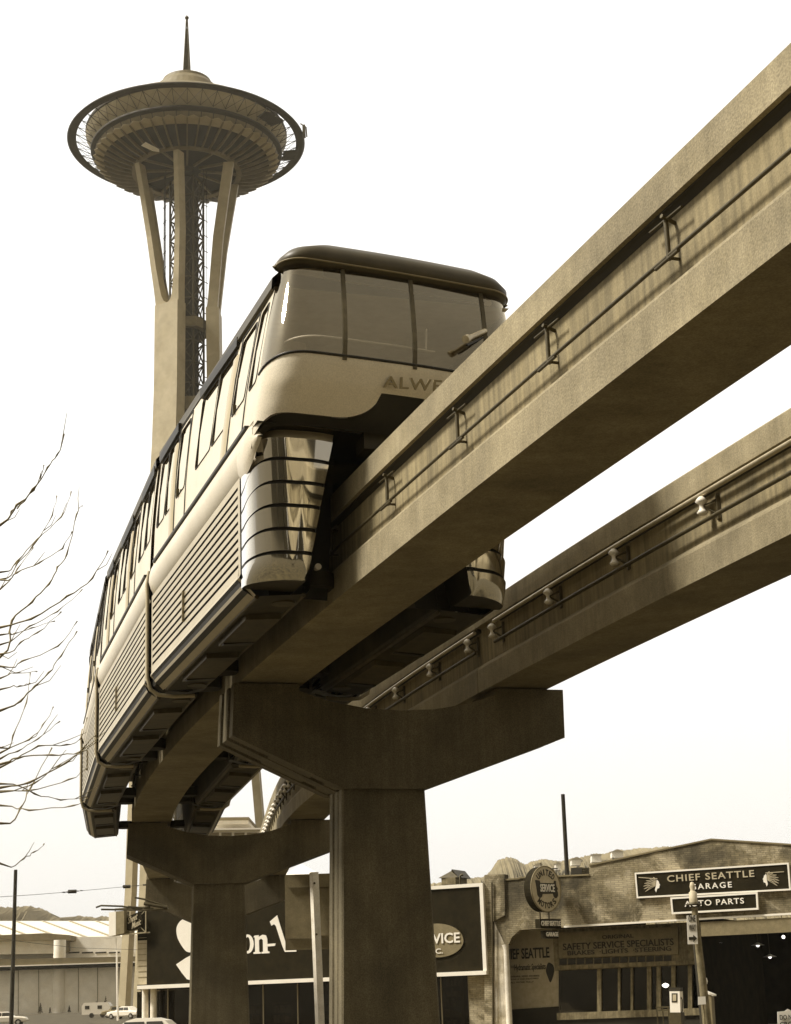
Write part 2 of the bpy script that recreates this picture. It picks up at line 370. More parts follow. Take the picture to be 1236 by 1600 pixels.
# ================================================================== PYLONS
def pylon(s0, thick, label, lw=0.):
    root = thing('pylon', P(s0+thick/2, -.3, 0), label, 'pylon', 'concrete monorail pylons')
    top = [(3.0, HB-.03), (1.76, HB-.03), (1.75, 6.70), (1.2, 6.53), (.6, 6.43), (0, 6.40), (-.6, 6.43), (-1.2, 6.53), (-1.75, 6.70), (-1.76, HB-.03), (-2.86, HB-.03)]
    def layer(a, b, cut, mb):
        bot = [(-2.9, 5.94+cut), (-1.03, 5.08+cut), (.42, 5.08+cut), (2.98, 5.97+cut)]
        if cut: bot = [(-2.80, 5.94+cut), (-1.03, 5.08+cut), (.42, 5.08+cut), (2.88, 5.97+cut)]
        o_ = top + bot
        if cut:
            o_ = [(min(max(x, -2.82), 2.93), z) for x, z in o_]
        mb.prism([P(s0+a, x, z) for x, z in o_], P(s0+b, 0, 0)-P(s0+a, 0, 0))
    mb = MB(); e = thick
    layer(0, .26, 0, mb); layer(.262, e*.36, .07, mb); layer(e*.36+.002, e*.64, 0, mb); layer(e*.64+.002, e-.262, .07, mb); layer(e-.26, e, 0, mb)
    for (a, b) in ((.262, e*.36), (e*.64, e-.262)):       # form filler blocks leave only short slots
        for (x0, x1) in ((-2.2, -1.5), (-1.25, -1.05), (.45, 1.3), (1.8, 2.6)):
            z0 = lambda x: (np.interp(x, [-2.9, -1.03, .42, 2.98], [5.94, 5.08, 5.08, 5.97]))
            mb.hexa([P(s0+a, x0, z0(x0)+.012), P(s0+a, x1, z0(x1)+.012), P(s0+b, x1, z0(x1)+.012), P(s0+b, x0, z0(x0)+.012),
                     P(s0+a, x0, z0(x0)+.09), P(s0+a, x1, z0(x1)+.09), P(s0+b, x1, z0(x1)+.09), P(s0+b, x0, z0(x0)+.09)])
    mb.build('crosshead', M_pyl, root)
    mb = MB(); zt = 5.079
    def cs(z):      # plan of the column at height z with a raised rib down each side
        f = (5.08-z)/3.78; l = -1.03-.10*f; r = .42+.11*f
        a, b = .10, .95; q = (b-a)
        pl = [(l+.03, a), (r-.03, a), (r, a+.03), (r, a+q*.27), (r-.05, a+q*.30), (r-.05, a+q*.36), (r-.01, a+q*.38), (r-.01, a+q*.62), (r-.05, a+q*.64), (r-.05, a+q*.7), (r, a+q*.73), (r, b-.03), (r-.03, b),
              (l+.03, b), (l, b-.03), (l, a+q*.73), (l+.05, a+q*.7), (l+.05, a+q*.64), (l+.01, a+q*.62), (l+.01, a+q*.38), (l+.05, a+q*.36), (l+.05, a+q*.30), (l, a+q*.27), (l, a+.03)]
        return [P(s0+v, u, z) for u, v in pl]
    mb.rings([cs(z) for z in (-.3, 1.4, 2.9, zt)], caps=True)
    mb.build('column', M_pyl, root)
    mb = MB(); mb.prism([P(s0-.4, -1.7, -.2), P(s0-.4, 1.1, -.2), P(s0+1.4, 1.1, -.2), P(s0+1.4, -1.7, -.2)], (0, 0, .35)); mb.build('footing', M_walk, root)
    return root
pylon(30.35, 1.28, 'nearest T-shaped concrete pylon, tallest in view, just behind the train nose')
pylon(51.45, 1.28, 'middle concrete pylon under the tail of the train')
pylon(72.6, 1.28, 'farthest concrete pylon, half hidden in front of the dark music store front')

# ================================================================== MONORAIL TRAIN
TR = thing('monorail_train', P(39, C1, HB+1.52), 'white four-car monorail train with big windscreen and chrome skirts riding the concrete beam', 'monorail')
CUT = [22.8, 31.35, 39.75, 47.85, 55.6]
def smooth(a, b, x): t = min(1, max(0, (x-a)/(b-a))); return t*t*(3-2*t)
class Car:
    def __init__(s, sa, sb):
        a = P(sa, C1, 0); b = P(sb, C1, 0); s.o = a; s.d = (b-a).normalized(); s.r = V((s.d.y, -s.d.x, 0)); s.L = (b-a).length; s.bank = .09 if sa < 23 else 0.
    def p(s, u, y, z):      # the leading car leans slightly into the curve
        if s.bank and z > 9: u = u + s.bank*(z-9)*(1-smooth(.9, 7, y))
        return s.o + s.r*u + s.d*y + V((0, 0, z))
class Nose:
    """front end: very slightly yawed to the right, fading out where it meets the car side"""
    def __init__(s, c, k, fade): s.c = c; s.d = c.d; s.r = c.r; s.k = k; s.fade = fade
    def p(s, u, y, z): return s.c.p(u, y+s.k*(u+1.9), z)
ZB, ZT = 8.98, 11.42
def hw(z):      # half width of the body at height z
    return float(np.interp(z, [6.8, 6.98, 8.4, 8.5, 8.62, 8.86, 8.98, 9.55, 10.2, 10.8, 11.1],
                           [1.86, 1.94, 1.93, 1.90, 1.93, 1.90, 1.885, 1.865, 1.82, 1.75, 1.71]))
SW = 1.93
def rrect(a0, a1, z0, z1, r=.09, n=4):
    pts = []
    for cx, cz, t0 in ((a1-r, z1-r, 0), (a0+r, z1-r, 90), (a0+r, z0+r, 180), (a1-r, z0+r, 270)):
        for i in range(n+1):
            t = rad(t0+90*i/n); pts.append((cx+r*math.cos(t), cz+r*math.sin(t)))
    return pts
def build_car(i, y0, y1, wins, doors, label):
    c = Car(CUT[i], CUT[i+1]); body = None
    # upper side walls with openings, roof
    mb = MB()
    wz0, wz1 = 9.58, 10.74
    ysb = sorted(set([y0, y1]+([1.41] if i == 0 else [])+[w_[0] for w_ in wins]+[w_[1] for w_ in wins]))
    zs = [ZB, 9.25, wz0, 9.95, 10.35, wz1, 10.84]
    for sd_ in (-1, 1):
        for a, b in zip(ysb[:-1], ysb[1:]):
            if i == 0 and sd_ > 0 and a < 1.40: continue
            isw = any(abs(a-w_[0]) < 1e-6 for w_ in wins)
            for k in range(len(zs)-1):
                if isw and 2 <= k <= 4: continue
                mb.add([c.p(sd_*hw(zs[k]), a, zs[k]), c.p(sd_*hw(zs[k]), b, zs[k]), c.p(sd_*hw(zs[k+1]), b, zs[k+1]), c.p(sd_*hw(zs[k+1]), a, zs[k+1])], [(0, 1, 2, 3)])
    for a, b in zip(ysb[:-1], ysb[1:]): mb.add([c.p(-hw(ZB), a, ZB), c.p(hw(ZB), a, ZB), c.p(hw(ZB), b, ZB), c.p(-hw(ZB), b, ZB)], [(0, 1, 2, 3)])
    body = mb.build('car_body', M_body, TR, fix=False)
    import bmesh
    bm_ = bmesh.new(); bm_.from_mesh(body.data); bmesh.ops.remove_doubles(bm_, verts=bm_.verts, dist=1e-4); bm_.to_mesh(body.data); bm_.free()
    if label: body['label'] = label
    # roof
    mb = MB(); rz = [(1.75, 10.84), (1.79, 10.87), (1.79, 11.02), (1.72, 11.10), (1.60, 11.26), (1.36, 11.40), (.95, 11.50), (0, 11.54)]
    rp = rz + [(-a, b) for a, b in reversed(rz[:-1])]
    mb.rings([[c.p(u, y+(.17*(u+1.9) if i == 0 and y == y0 else 0), z) for u, z in rp] for y in (y0, y1)], closed=False, smooth=False)
    mb.build('roof', M_roof, body, fix=False)
    # eyebrow strips over window groups
    for sd_ in (-1, 1):
        for a, b in [(wins[j][0], wins[j][1]) for j in range(len(wins))]:
            pass
        grp = []
        for w_ in wins:
            if w_[2] == 'w':
                if grp and w_[0]-grp[-1][1] < .25: grp[-1][1] = w_[1]
                else: grp.append([w_[0], w_[1]])
        for a, b in grp:
            mb = MB()
            mb.hexa([c.p(sd_*1.752, a-.05, 10.77), c.p(sd_*1.805, a-.05, 10.78), c.p(sd_*1.805, b+.05, 10.78), c.p(sd_*1.752, b+.05, 10.77),
                     c.p(sd_*1.752, a-.05, 10.93), c.p(sd_*1.805, a-.05, 10.93), c.p(sd_*1.805, b+.05, 10.93), c.p(sd_*1.752, b+.05, 10.93)])
            mb.build('window_eyebrow', M_black, body)
    # beltline trim, ribbed skirts
    yl0 = y0
    for sd_ in (-1, 1):
        y0 = yl0 if not (i == 0 and sd_ > 0) else 1.41
        mb = MB()
        prof = [(1.88, ZB), (1.90, 8.955), (1.925, 8.91), (1.955, 8.80), (1.965, 8.68), (1.93, 8.56), (1.88, 8.46), (1.86, 8.44)]
        def bt(y):
            k = smooth(y0, y0+.5, y) if i == 0 else 1.
            return [c.p(sd_*(1.86+(u-1.86)*k if u > 1.88 else u), y, z) for u, z in prof]
        mb.rings([bt(y) for y in ([y0, y0+.1, y0+.2, y0+.3, y0+.4, y0+.5, y1] if i == 0 else [y0, y1])], closed=False, smooth=True)
        mb.build('belt_trim', M_body, body, fix=False)
        mb = MB()
        mb.rings([[c.p(sd_*u, y, z) for u, z in [(1.90, 8.95), (1.945, 8.955), (1.945, 8.995), (1.885, 9.0)]] for y in (y0+(.30 if i == 0 else .35), y1-.25)], closed=True, caps=True)
        mb.build('rubbing_strip', M_black, body)
        # skirt with slots, their faces painted black as the shade inside
        ya = ((1.44 if sd_ < 0 else 2.06) if i == 0 else y0+.12); yb = y1-.12
        mb = MB(); z = 8.43; prof = [(1.87, 8.44, 1), (SW, 8.40, 0)]
        top = 8.30
        rows = 10
        for k in range(rows):
            zt = top-k*.118
            prof += [(SW, zt, 0), (SW-.035, zt-.012, 1), (SW-.035, zt-.040, 1), (SW, zt-.046, 0)]
        prof += [(SW+.005, 7.08, 0), (SW+.02, 7.03, 0), (SW-.01, 6.99, 1), (SW-.03, 6.94, 0), (SW-.05, 6.90, 0), (SW-.09, 6.87, 1), (SW-.12, 6.85, 0), (SW-.20, 6.80, 0), (SW-.26, 6.79, 0)]
        for a, b in zip(prof[:-1], prof[1:]):
            mb.mi = 1 if (a[2] or b[2]) else 0
            mb.add([c.p(sd_*a[0], ya+.12, a[1]), c.p(sd_*a[0], yb-.1, a[1]), c.p(sd_*b[0], yb-.1, b[1]), c.p(sd_*b[0], ya+.12, b[1])], [(0, 1, 2, 3)])
        mb.mi = 0
        for (p0, p1) in ((ya, ya+.12), (yb-.1, yb)):
            q_ = [(1.87, 8.44), (SW, 8.40), (SW, 7.08), (SW+.02, 7.03), (SW-.2, 6.8)]
            mb.rings([[c.p(sd_*u, y, z) for u, z in q_] for y in (p0, p1)], closed=False)
        sk = mb.build('ribbed_skirt', [M_louv, M_black], body, fix=False)
        mb = MB(); mb.box(c.p(sd_*(SW+.02), (ya+yb)/2+.5, 7.55), c.d*.02, c.r*.015, (0, 0, .24)); mb.build('access_handle', M_dk2, body)
        # underside pan with hatches
        ui = 1.0
        mb = MB()
        mb.rings([[c.p(sd_*u, y, z) for u, z in [(SW-.26, 6.79), (ui+.05, 6.84), (ui, 6.9), (.86, 8.5)]] for y in (ya, yb)], closed=False)
        mb.mi = 0
        mb.build('underframe', M_dark, body, fix=False)
        Lc = yb-ya; k = 0
        for fr, ln in ((.16, .26), (.55, .28)):
            a = ya+Lc*fr; b = a+Lc*ln; x0, x1 = sd_*1.12, sd_*1.62
            q_ = MB(); q_.hexa([c.p(x0, a, 6.75), c.p(x1, a, 6.72), c.p(x1, b, 6.72), c.p(x0, b, 6.75), c.p(x0, a, 6.83), c.p(x1, a, 6.83), c.p(x1, b, 6.83), c.p(x0, b, 6.83)])
            h = q_.build('equipment_hatch', M_hatch, body)
            q_ = MB()
            for t0, t1 in ((.86, .93),):
                q_.hexa([c.p(x0*.97+x1*.03, a+(b-a)*t0, 6.74), c.p(x1*.95+x0*.05, a+(b-a)*t0, 6.70), c.p(x1*.95+x0*.05, a+(b-a)*t1, 6.70), c.p(x0*.97+x1*.03, a+(b-a)*t1, 6.74),
                         c.p(x0, a+(b-a)*t0, 6.76), c.p(x1, a+(b-a)*t0, 6.76), c.p(x1, a+(b-a)*t1, 6.76), c.p(x0, a+(b-a)*t1, 6.76)])
            if i == 9: q_.hexa([c.p(x0, (a+b)/2, 6.742), c.p(x1, (a+b)/2, 6.712), c.p(x1, (a+b)/2+.03, 6.712), c.p(x0, (a+b)/2+.03, 6.742), c.p(x0, (a+b)/2, 6.76), c.p(x1, (a+b)/2, 6.76), c.p(x1, (a+b)/2+.03, 6.76), c.p(x0, (a+b)/2+.03, 6.76)])
            q_.build('vent_slot', M_black, h)
        # outer longitudinal conduits
        q_ = MB(); q_.tube([c.p(sd_*1.69, ya+.1, 6.80), c.p(sd_*1.69, yb-.1, 6.80)], .03, 6); q_.tube([c.p(sd_*1.06, ya+.1, 6.85), c.p(sd_*1.06, yb-.1, 6.85)], .035, 6)
        q_.build('conduit', M_hatch, body)
        # guide tyres beside the beam near each end
        for y in (ya+.45, yb-.45):
            q_ = MB(); q_.cyl(c.p(sd_*.80, y, 7.02), c.p(sd_*.80, y, 7.22), .26, 20); q_.build('guide_tyre', M_tyre, body)
            q_ = MB(); q_.cyl(c.p(sd_*1.25, y, 6.80), c.p(sd_*1.25, y+.0, 6.96), .16, 16); q_.build('wheel_hub', M_hatch, body)
    # top of the tunnel round the beam, floor, end walls
    y0 = yl0
    mb = MB()
    if i == 0: yy0 = 1.0
    else: yy0 = y0
    mb.add([c.p(-.86, yy0, 8.5), c.p(.86, yy0, 8.5), c.p(.86, y1, 8.5), c.p(-.86, y1, 8.5)], [(0, 1, 2, 3)])
    mb.add([c.p(-1.86, yy0, 8.9), c.p(1.86, yy0, 8.9), c.p(1.86, y1, 8.9), c.p(-1.86, y1, 8.9)], [(0, 1, 2, 3)])
    mb.build('floor', M_dark, body, fix=False)
    mb = MB(); mb.add([c.p(-1.70, yy0, 11.0), c.p(1.70, yy0, 11.0), c.p(1.70, y1, 11.0), c.p(-1.70, y1, 11.0)], [(0, 1, 2, 3)]); mb.build('ceiling', M_int, body, fix=False)
    mb = MB()
    for y in ([y1-.05] if i == 0 else [y0+.05, y1-.05]):
        for s_ in (-1, 1): mb.add([c.p(s_*.45, y, 8.9), c.p(s_*1.84, y, 8.9), c.p(s_*1.7, y, 11.0), c.p(s_*.45, y, 11.0)], [(0, 1, 2, 3)])
        mb.add([c.p(-.45, y, 10.7), c.p(.45, y, 10.7), c.p(.45, y, 11.0), c.p(-.45, y, 11.0)], [(0, 1, 2, 3)])
    mb.build('bulkhead', M_int, body, fix=False)
    y = (3.1 if i == 0 else y0+.9)
    while y < y1-.9:
        for s_ in (-1, 1):
            q_ = MB(); q_.box(c.p(s_*1.15, y, 9.3), c.r*.5, c.d*.25, (0, 0, .1)); q_.box(c.p(s_*1.15, y+.27, 9.65), c.r*.5, c.d*.06, (0, 0, .38)); q_.build('seat', M_seat, body)
        y += 1.05
    # windows
    for a, b, kd in wins:
        for sd_ in (-1, 1):
            if i == 0 and sd_ > 0 and a < 1.41: continue
            z0, z1 = (wz0, wz1)
            rp = rrect(a, b, z0, z1, .07)
            q_ = MB(); ring = [c.p(sd_*(hw(z)+.006), y, z) for y, z in rp]; q_.tube(ring+[ring[0], ring[1]], .008, 6, cap=False)
            fr_ = q_.build('window', M_black, body)
            q_ = MB(); q_.rings([[c.p(sd_*(hw(z)-.01), y, z) for y in (a, b)] for z in (z0, (z0+z1)/2, z1)], closed=False); q_.build('pane', M_sglass, fr_, fix=False)
    for a, b in doors:
        for sd_ in (-1, 1):
            q_ = MB()
            for y in (a, b):
                zz = [ZB+.02, 9.4, 10.2, 10.82]; ln = [c.p(sd_*(hw(z)+.004), y, z) for z in zz]; q_.tube(ln, .013, 6)
            q_.tube([c.p(sd_*(hw(10.82)+.004), a, 10.82), c.p(sd_*(hw(10.82)+.004), b, 10.82)], .012, 6)
            d_ = q_.build('door', M_black, body)
            q_ = MB(); q_.box(c.p(sd_*(hw(9.75)+.03), b-.32, 9.62), c.d*.03, c.r*.025, (0, 0, .06)); q_.build('handle', M_rust, d_)
            q_ = MB(); ym = b+.22
            q_.rings([[c.p(sd_*(hw(z)+o_), y, z) for z in (ZB+.03, 9.4, 10.0, 10.6)] for y, o_ in ((b+.03, .0), (b+.08, .035), (b+.3, .035), (b+.36, .0))], closed=False, smooth=True)
            q_.build('pillar_cover', M_rail, body, fix=False)
    return c, body
W1 = [(.92, 1.36, 'n'), (1.62, 2.42, 'd'), (2.75, 3.75, 'w'), (3.83, 4.9, 'w'), (5.72, 6.45, 'd'), (6.62, 7.45, 'w'), (7.53, 8.25, 'w')]
c1, body1 = build_car(0, .76, CUT[1]-CUT[0]-.12, W1, [(1.5, 2.5), (5.62, 6.55)], 'leading car with the driver cab')
def wl(L): 
    return [(.3, 1.05, 'w'), (1.13, 1.95, 'w'), (2.5, 3.2, 'd'), (3.42, 4.4, 'w'), (4.48, 5.3, 'w'), (6.0, 6.7, 'd'), (6.9, min(7.7, L-.3), 'w')]
for i_ in (1, 2, 3):
    Lc = CUT[i_+1]-CUT[i_]; build_car(i_, .12, Lc-.12, wl(Lc), [(2.4, 3.3), (5.9, 6.8)], [None, 'second car', 'third car', 'tail car'][i_])
# bellows at the joints
for s_ in CUT[1:4]:
    mb = MB()
    def bo(s2, g_, z6=6.84):
        pr = [(-.95-g_*0, 6.9), (-1.3, 6.80), (-1.7+g_, 6.82), (-1.86+g_, 6.95), (-1.90+g_, 7.4), (-1.89+g_, 8.6), (-1.87+g_, 9.2), (-1.80+g_, 10.2), (-1.72+g_, 10.8), (-1.5+g_, 11.2), (-1.1, 11.34), (0, 11.36)]
        pr = pr+[(-a, b) for a, b in reversed(pr[:-1])]
        return [P(s2, C1+a, b) for a, b in pr]
    k = [bo(s_-.16+.32*j/8, .05+(.04 if j % 2 else 0)) for j in range(9)]
    mb.rings(k, closed=False); b_ = mb.build('joint_bellows', M_black, TR, fix=False)
    mb = MB()
    for o_ in (-.09,):
        pr = [(-1.15, 6.76), (-1.5, 6.74), (-1.75, 6.76), (-1.90, 6.85), (-1.955, 7.05), (-1.96, 8.45), (-1.97, 8.65), (-1.93, 8.9)]
        for q_ in (pr, [(-a, b) for a, b in pr]):
            mb = MB(); mb.tube([P(s_+o_, C1+a, b) for a, b in q_], .034, 6); mb.build('joint_edge', M_rail, b_)
# tail end wall
ct = Car(CUT[3], CUT[4]); Lt = CUT[4]-CUT[3]-.12
mb = MB()
for s_ in (-1, 1):
    mb.poly([ct.p(s_*u, Lt, z) for u, z in [(.86, 8.5), (1.0, 6.9), (1.67, 6.8), (1.92, 7.0), (1.93, 8.5)]])
mb.poly([ct.p(u, Lt, z) for u, z in [(-1.93, 8.5), (1.93, 8.5), (1.86, 9.6), (1.75, 10.8), (1.4, 11.28), (0, 11.4), (-1.4, 11.28), (-1.75, 10.8), (-1.86, 9.6)]])
mb.build('tail_wall', M_roof, TR, fix=False)
# ---- nose (car 1, local y 0..1.3)
c1b = c1; c1 = Nose(c1b, .15, 1.0)
def outline(w_, f_, rc, n=10, back=.78, bow=.05, wb=None):
    """plan outline from the left side round the front to the right side"""
    wb = wb or w_
    pts = [(-wb, back), (-(w_+wb)/2, (back+f_+rc)/2)]
    for i in range(n+1):
        t = rad(90*i/n); pts.append((-w_+rc-rc*math.cos(t), f_+rc-rc*math.sin(t)))
    k = 60
    for i in range(1, k): pts.append((-w_+rc+(2*w_-2*rc)*i/k, f_-bow*math.sin(math.pi*i/k)))
    for i in range(n+1):
        t = rad(90-90*i/n); pts.append((w_-rc+rc*math.cos(t), f_+rc-rc*math.sin(t)))
    pts += [((w_+wb)/2, (back+f_+rc)/2), (wb, back)]
    return pts
NP = len(outline(1, 0, .3))
def hwn(z): return hw(z)-float(np.interp(z, [9.6, 10.4, 11.1], [0, .01, .03]))
def nf(z): return float(np.interp(z, [6.8, 8.5, 8.7, 9.0, 9.35, 9.66, 9.9, 10.2, 10.5, 10.8, 11.0, 11.2], [.85, .55, .42, .24, .07, .0, .02, .09, .19, .30, .38, .46]))
def nrc(z): return float(np.interp(z, [8.5, 9.66, 11.0], [.36, .60, .32])) if z > 9.66 else .60-.14*(9.66-z)
def orow(z, dw=0., df=0., w_=None): return [c1.p(u, y, z) for u, y in outline((w_ or hw(z))+dw, nf(z)+df, nrc(z))]
def smooth(a, b, x): t = min(1, max(0, (x-a)/(b-a))); return t*t*(3-2*t)
# lower body with S-shaped lower edge
base = outline(1.9, .12, .55)
mb = MB(); rws = []
def zedge(u, y=0): return 8.96 + .34*(1-math.sqrt(1-min(1, max(0, (.86-abs(u))/.54))**2)) - .36*smooth(.2, .78, y)
def zlow(y): return 8.86-.34*smooth(.2, .78, y)
def wsb(y): return 9.72-.10*smooth(.15, .7, y)
for k in range(11):
    v = k/10; row = []
    for j in range(NP):
        u = base[j][0]; z = wsb(base[j][1])*(1-v)+zedge(u, base[j][1])*v
        o_ = outline(hw(z), nf(z), nrc(z))[j]; row.append(c1.p(o_[0], o_[1], z))
    rws.append(row)
mb.rings(rws, closed=False, smooth=True); mb.build('nose_panel', M_body, TR, fix=False)
mb = MB(); rws = []
for k in range(9):
    v = k/8; row = []
    for j in range(NP):
        u = base[j][0]; z = zedge(u, base[j][1])*(1-v)+zlow(base[j][1])*v
        o_ = outline(hw(z)-.03-.05*v, nf(z)+.03+.10*v, nrc(z))[j]; row.append(c1.p(o_[0], o_[1], z))
    rws.append(row)
mb.rings(rws, closed=False, smooth=True); mb.build('nose_valance', M_black, TR, fix=False)
def wrow(fr, dw=0., df=0.):
    row = []
    for j in range(NP):
        b_ = wsb(base[j][1]); z = b_+(11.15-b_)*fr; o_ = outline(hwn(z)+dw, nf(z)+df, nrc(z), wb=hw(z))[j]; row.append(c1.p(o_[0], o_[1], z))
    return row
mb = MB(); q_ = wrow(0, .004, -.004); mb.tube(q_, .02, 6); mb.build('windscreen_gasket', M_black, TR)
# windscreen
mb = MB(); zz = [9.66, 9.8, 9.95, 10.1, 10.3, 10.5, 10.7, 10.9, 11.14]
mb.rings([wrow(k/10) for k in range(11)], closed=False, smooth=True); ws = mb.build('windscreen', M_glass, TR, fix=False)
L2 = orow(9.66)
for u in (-.88, .12, 1.22):
    mb = MB(); pts = []
    for z in zz:
        o_ = outline(hwn(z), nf(z), nrc(z)); us = [a[0] for a in o_[2:-2]]
        yv = float(np.interp(u, us, [a[1] for a in o_[2:-2]])); pts.append(c1.p(u, yv-.004, z))
    rg = []
    for p_ in pts: rg.append([p_-c1.r*.028-c1.d*.012, p_+c1.r*.028-c1.d*.012, p_+c1.r*.028+c1.d*.05, p_-c1.r*.028+c1.d*.05])
    mb.rings(rg, closed=True, caps=True); mb.build('windscreen_pillar', M_rust, ws)
# visor / roof nose
mb = MB()
vz = [(11.13, 1.62, .50), (11.14, 1.70, .42), (11.18, 1.75, .36), (11.28, 1.73, .33), (11.40, 1.63, .38), (11.50, 1.42, .48), (11.56, .9, .70)]
mb.rings([[c1.p(u, y, z) for u, y in outline(w_, f_, .40 if w_ > 1 else .07, bow=.03, wb=wbv)] for (z, w_, f_), wbv in zip(vz, (1.70, 1.75, 1.79, 1.74, 1.63, 1.42, .9))], closed=False, smooth=True)
mb.mi = 0
mb.add([c1.p(u, y, 11.56) for u, y in outline(.9, .70, .07, bow=.03)], [tuple(range(NP))])
mb.build('roof_visor', M_roof, TR, fix=False)
mb = MB(); q_ = [c1.p(u, y, 11.19) for u, y in outline(1.755, .355, .40, bow=.03, wb=1.795)]; mb.tube(q_, .012, 6); mb.build('visor_bead', M_dk2, TR)
# headlining behind the visor
mb = MB(); mb.rings([[c1.p(u, nf(z)+.025, z) for u in (-1.15, -.4, .4, 1.3)] for z in (10.98, 11.14)], closed=False); mb.build('header_panel', M_ink, TR, fix=False)
mb = MB(); mb.add([c1.p(u, y, 11.135) for u, y in outline(1.52, .50, .26, bow=.05)], [tuple(range(NP))]); mb.build('cab_headlining', M_int, TR, fix=False)
mb = MB(); mb.add([c1.p(u, y, 9.3) for u, y in outline(1.78, .20, .55, bow=.03)], [tuple(range(NP))]); mb.build('cab_floor', M_dark, TR, fix=False)
# cab interior: console, handrail, seat backs, V panels standing in for a reflection
mb = MB(); mb.box(c1.p(-.2, .62, 9.52), c1.r*1.1, c1.d*.22, (0, 0, .22)); mb.build('driver_console', M_seat, TR)
mb = MB(); mb.tube([c1.p(u, y, 10.12) for u, y in outline(1.55, .38, .5, bow=.05)[3:58]], .016, 6); mb.tube([c1.p(.40, .36, 10.12), c1.p(.40, .38, 10.45)], .016, 6); mb.build('cab_handrail', M_white, TR)
for u in (-1.0, 0.1, 1.05):
    mb = MB(); mb.box(c1.p(u, 1.5, 9.5), c1.r*.36, c1.d*.3, (0, 0, .1)); mb.box(c1.p(u, 1.82, 9.85), c1.r*.36, c1.d*.07, (0, 0, .36)); mb.build('cab_seat', M_seat, TR)
mb = MB(); mb.prism([c1.p(-1.6, 2.66, 8.95), c1.p(-.4, 2.66, 8.95), c1.p(-.75, 2.66, 10.98), c1.p(-1.6, 2.66, 10.98)], c1.d*.05); mb.prism([c1.p(.5, 2.66, 8.95), c1.p(1.6, 2.66, 8.95), c1.p(1.6, 2.66, 9.8), c1.p(.7, 2.66, 9.8)], c1.d*.05); mb.build('reflection_panel', M_int, TR)
# mirror arm / wiper motor on the right
mb = MB(); mb.tube([c1.p(1.22, .16, 10.46), c1.p(.86, -.14, 10.18), c1.p(.855, -.145, 10.176), c1.p(.80, -.18, 10.14)], [.035, .035, .055, .055], 12); mm = mb.build('mirror_arm', M_steel, TR)
mb = MB(); mb.tube([c1.p(1.22, .18, 10.38), c1.p(.86, -.08, 10.10)], .02, 6); mb.build('mirror_bracket', M_black, mm)
# maker's lettering
text('ALWEG', c1.p(-.31, nf(9.35)-.072, 9.36), c1.r, V((0, 0, 1))-c1.d*.22, 1.02, .155, M_letter, 'nose_lettering', TR, depth=.03, bold=.012, spacing=1.1)
# chrome corner skirts
c1 = Nose(c1b, .17, 1.5)
def skirt(side):
    sk = MB(); z = 8.46; bands = []
    zc = [8.86, 8.74, 8.43, 8.12, 7.81, 7.50, 7.19, 6.88]
    def pln(zz_, out_, inn):
        o0_ = out_; w_ = 1.92+out_; f_ = .60-out_+.055*(8.86-zz_)+.05*smooth(7.3, 6.85, zz_)*0; rc = .60; pts = []
        pts.append((-w_, 1.45))
        for i in range(15):
            t = rad(90*i/14); pts.append((-w_+rc-rc*math.cos(t), f_+rc-rc*math.sin(t)))
        for i in range(1, 7): pts.append((-w_+rc+(w_-rc-inn)*i/6, f_-.03*math.sin(math.pi*i/6)))
        pts = [(u+o0_*smooth(.8, 1.35, y) if u < -1.5 else u, y) for u, y in pts]
        return [c1.p(-side*u if side > 0 else u, y, zz_-.42*smooth(.72, 1.40, y)*(zz_-6.88)/1.98) for u, y in pts]
    inn = lambda z_: float(np.interp(z_, [6.85, 8.86], [1.20, .80]))
    root = None
    q = MB(); q.rings([pln(8.86, -.03, inn(8.86)), pln(8.74, -.01, inn(8.74))], closed=False, smooth=True); root = q.build('chrome_skirt', M_strip, TR, fix=False)
    for k in range(1, 7):
        a, b = zc[k], zc[k+1]; q = MB(); rr = []
        n_ = 6
        for j in range(n_+1):
            t = j/n_; zz_ = a+(b+.06-a)*t if k < 6 else a+(b-a)*t; out_ = .016-.03*t
            if k == 6: out_ = .016-.03*t-.06*t**3
            rr.append(pln(zz_, out_, inn(zz_)))
        q.rings(rr, closed=False, smooth=True); q.build('chrome_band', M_chrome, root, fix=False)
        if k < 6:
            q = MB(); q.rings([pln(b+.06, -.012, inn(b)), pln(b+.06, -.04, inn(b)), pln(b+.0, -.04, inn(b)), pln(b-.0, .014, inn(b))], closed=False); q.build('band_groove', M_black, root, fix=False)  # groove painted black as the shade between chrome bands
    q = MB(); bt = pln(6.885, -.07, inn(6.88)); inner = [c1.p(-side*u if side > 0 else u, 1.45, 6.885) for u in (-1.2, )]
    q.poly(bt+inner); q.build('skirt_bottom', M_dark, root, fix=False)
    # inner return wall of the recess
    q = MB(); e = []
    for zz_ in (8.86, 6.88):
        p_ = pln(zz_, -.01, inn(zz_))[-1]; e.append([p_, p_+c1.d*1.2])
    q.rings(e, closed=False); q.build('skirt_return', M_black, root, fix=False)
skirt(-1); skirt(1)
for s_ in (-1, 1):      # beige corner fairing where the dark band runs into the belt trim
    rg = []
    for y, ins, zt, zb_ in ((.64, .10, 8.74, 8.71), (.70, .075, 8.80, 8.62), (.78, .045, 8.87, 8.52), (.88, .02, 8.93, 8.42), (1.0, 0, 8.955, 8.35), (1.2, 0, 8.955, 8.34), (1.46, 0, 8.955, 8.36)):
        rg.append([c1.p(s_*(u-ins), y, zb_+(zt-zb_)*f_) for u, f_ in ((1.90, 1), (1.935, .9), (1.962, .65), (1.968, .4), (1.95, .15), (1.91, 0))])
    mb = MB(); mb.rings(rg, closed=False, smooth=True); mb.build('corner_fairing', M_body, TR, fix=False)
mb = MB()
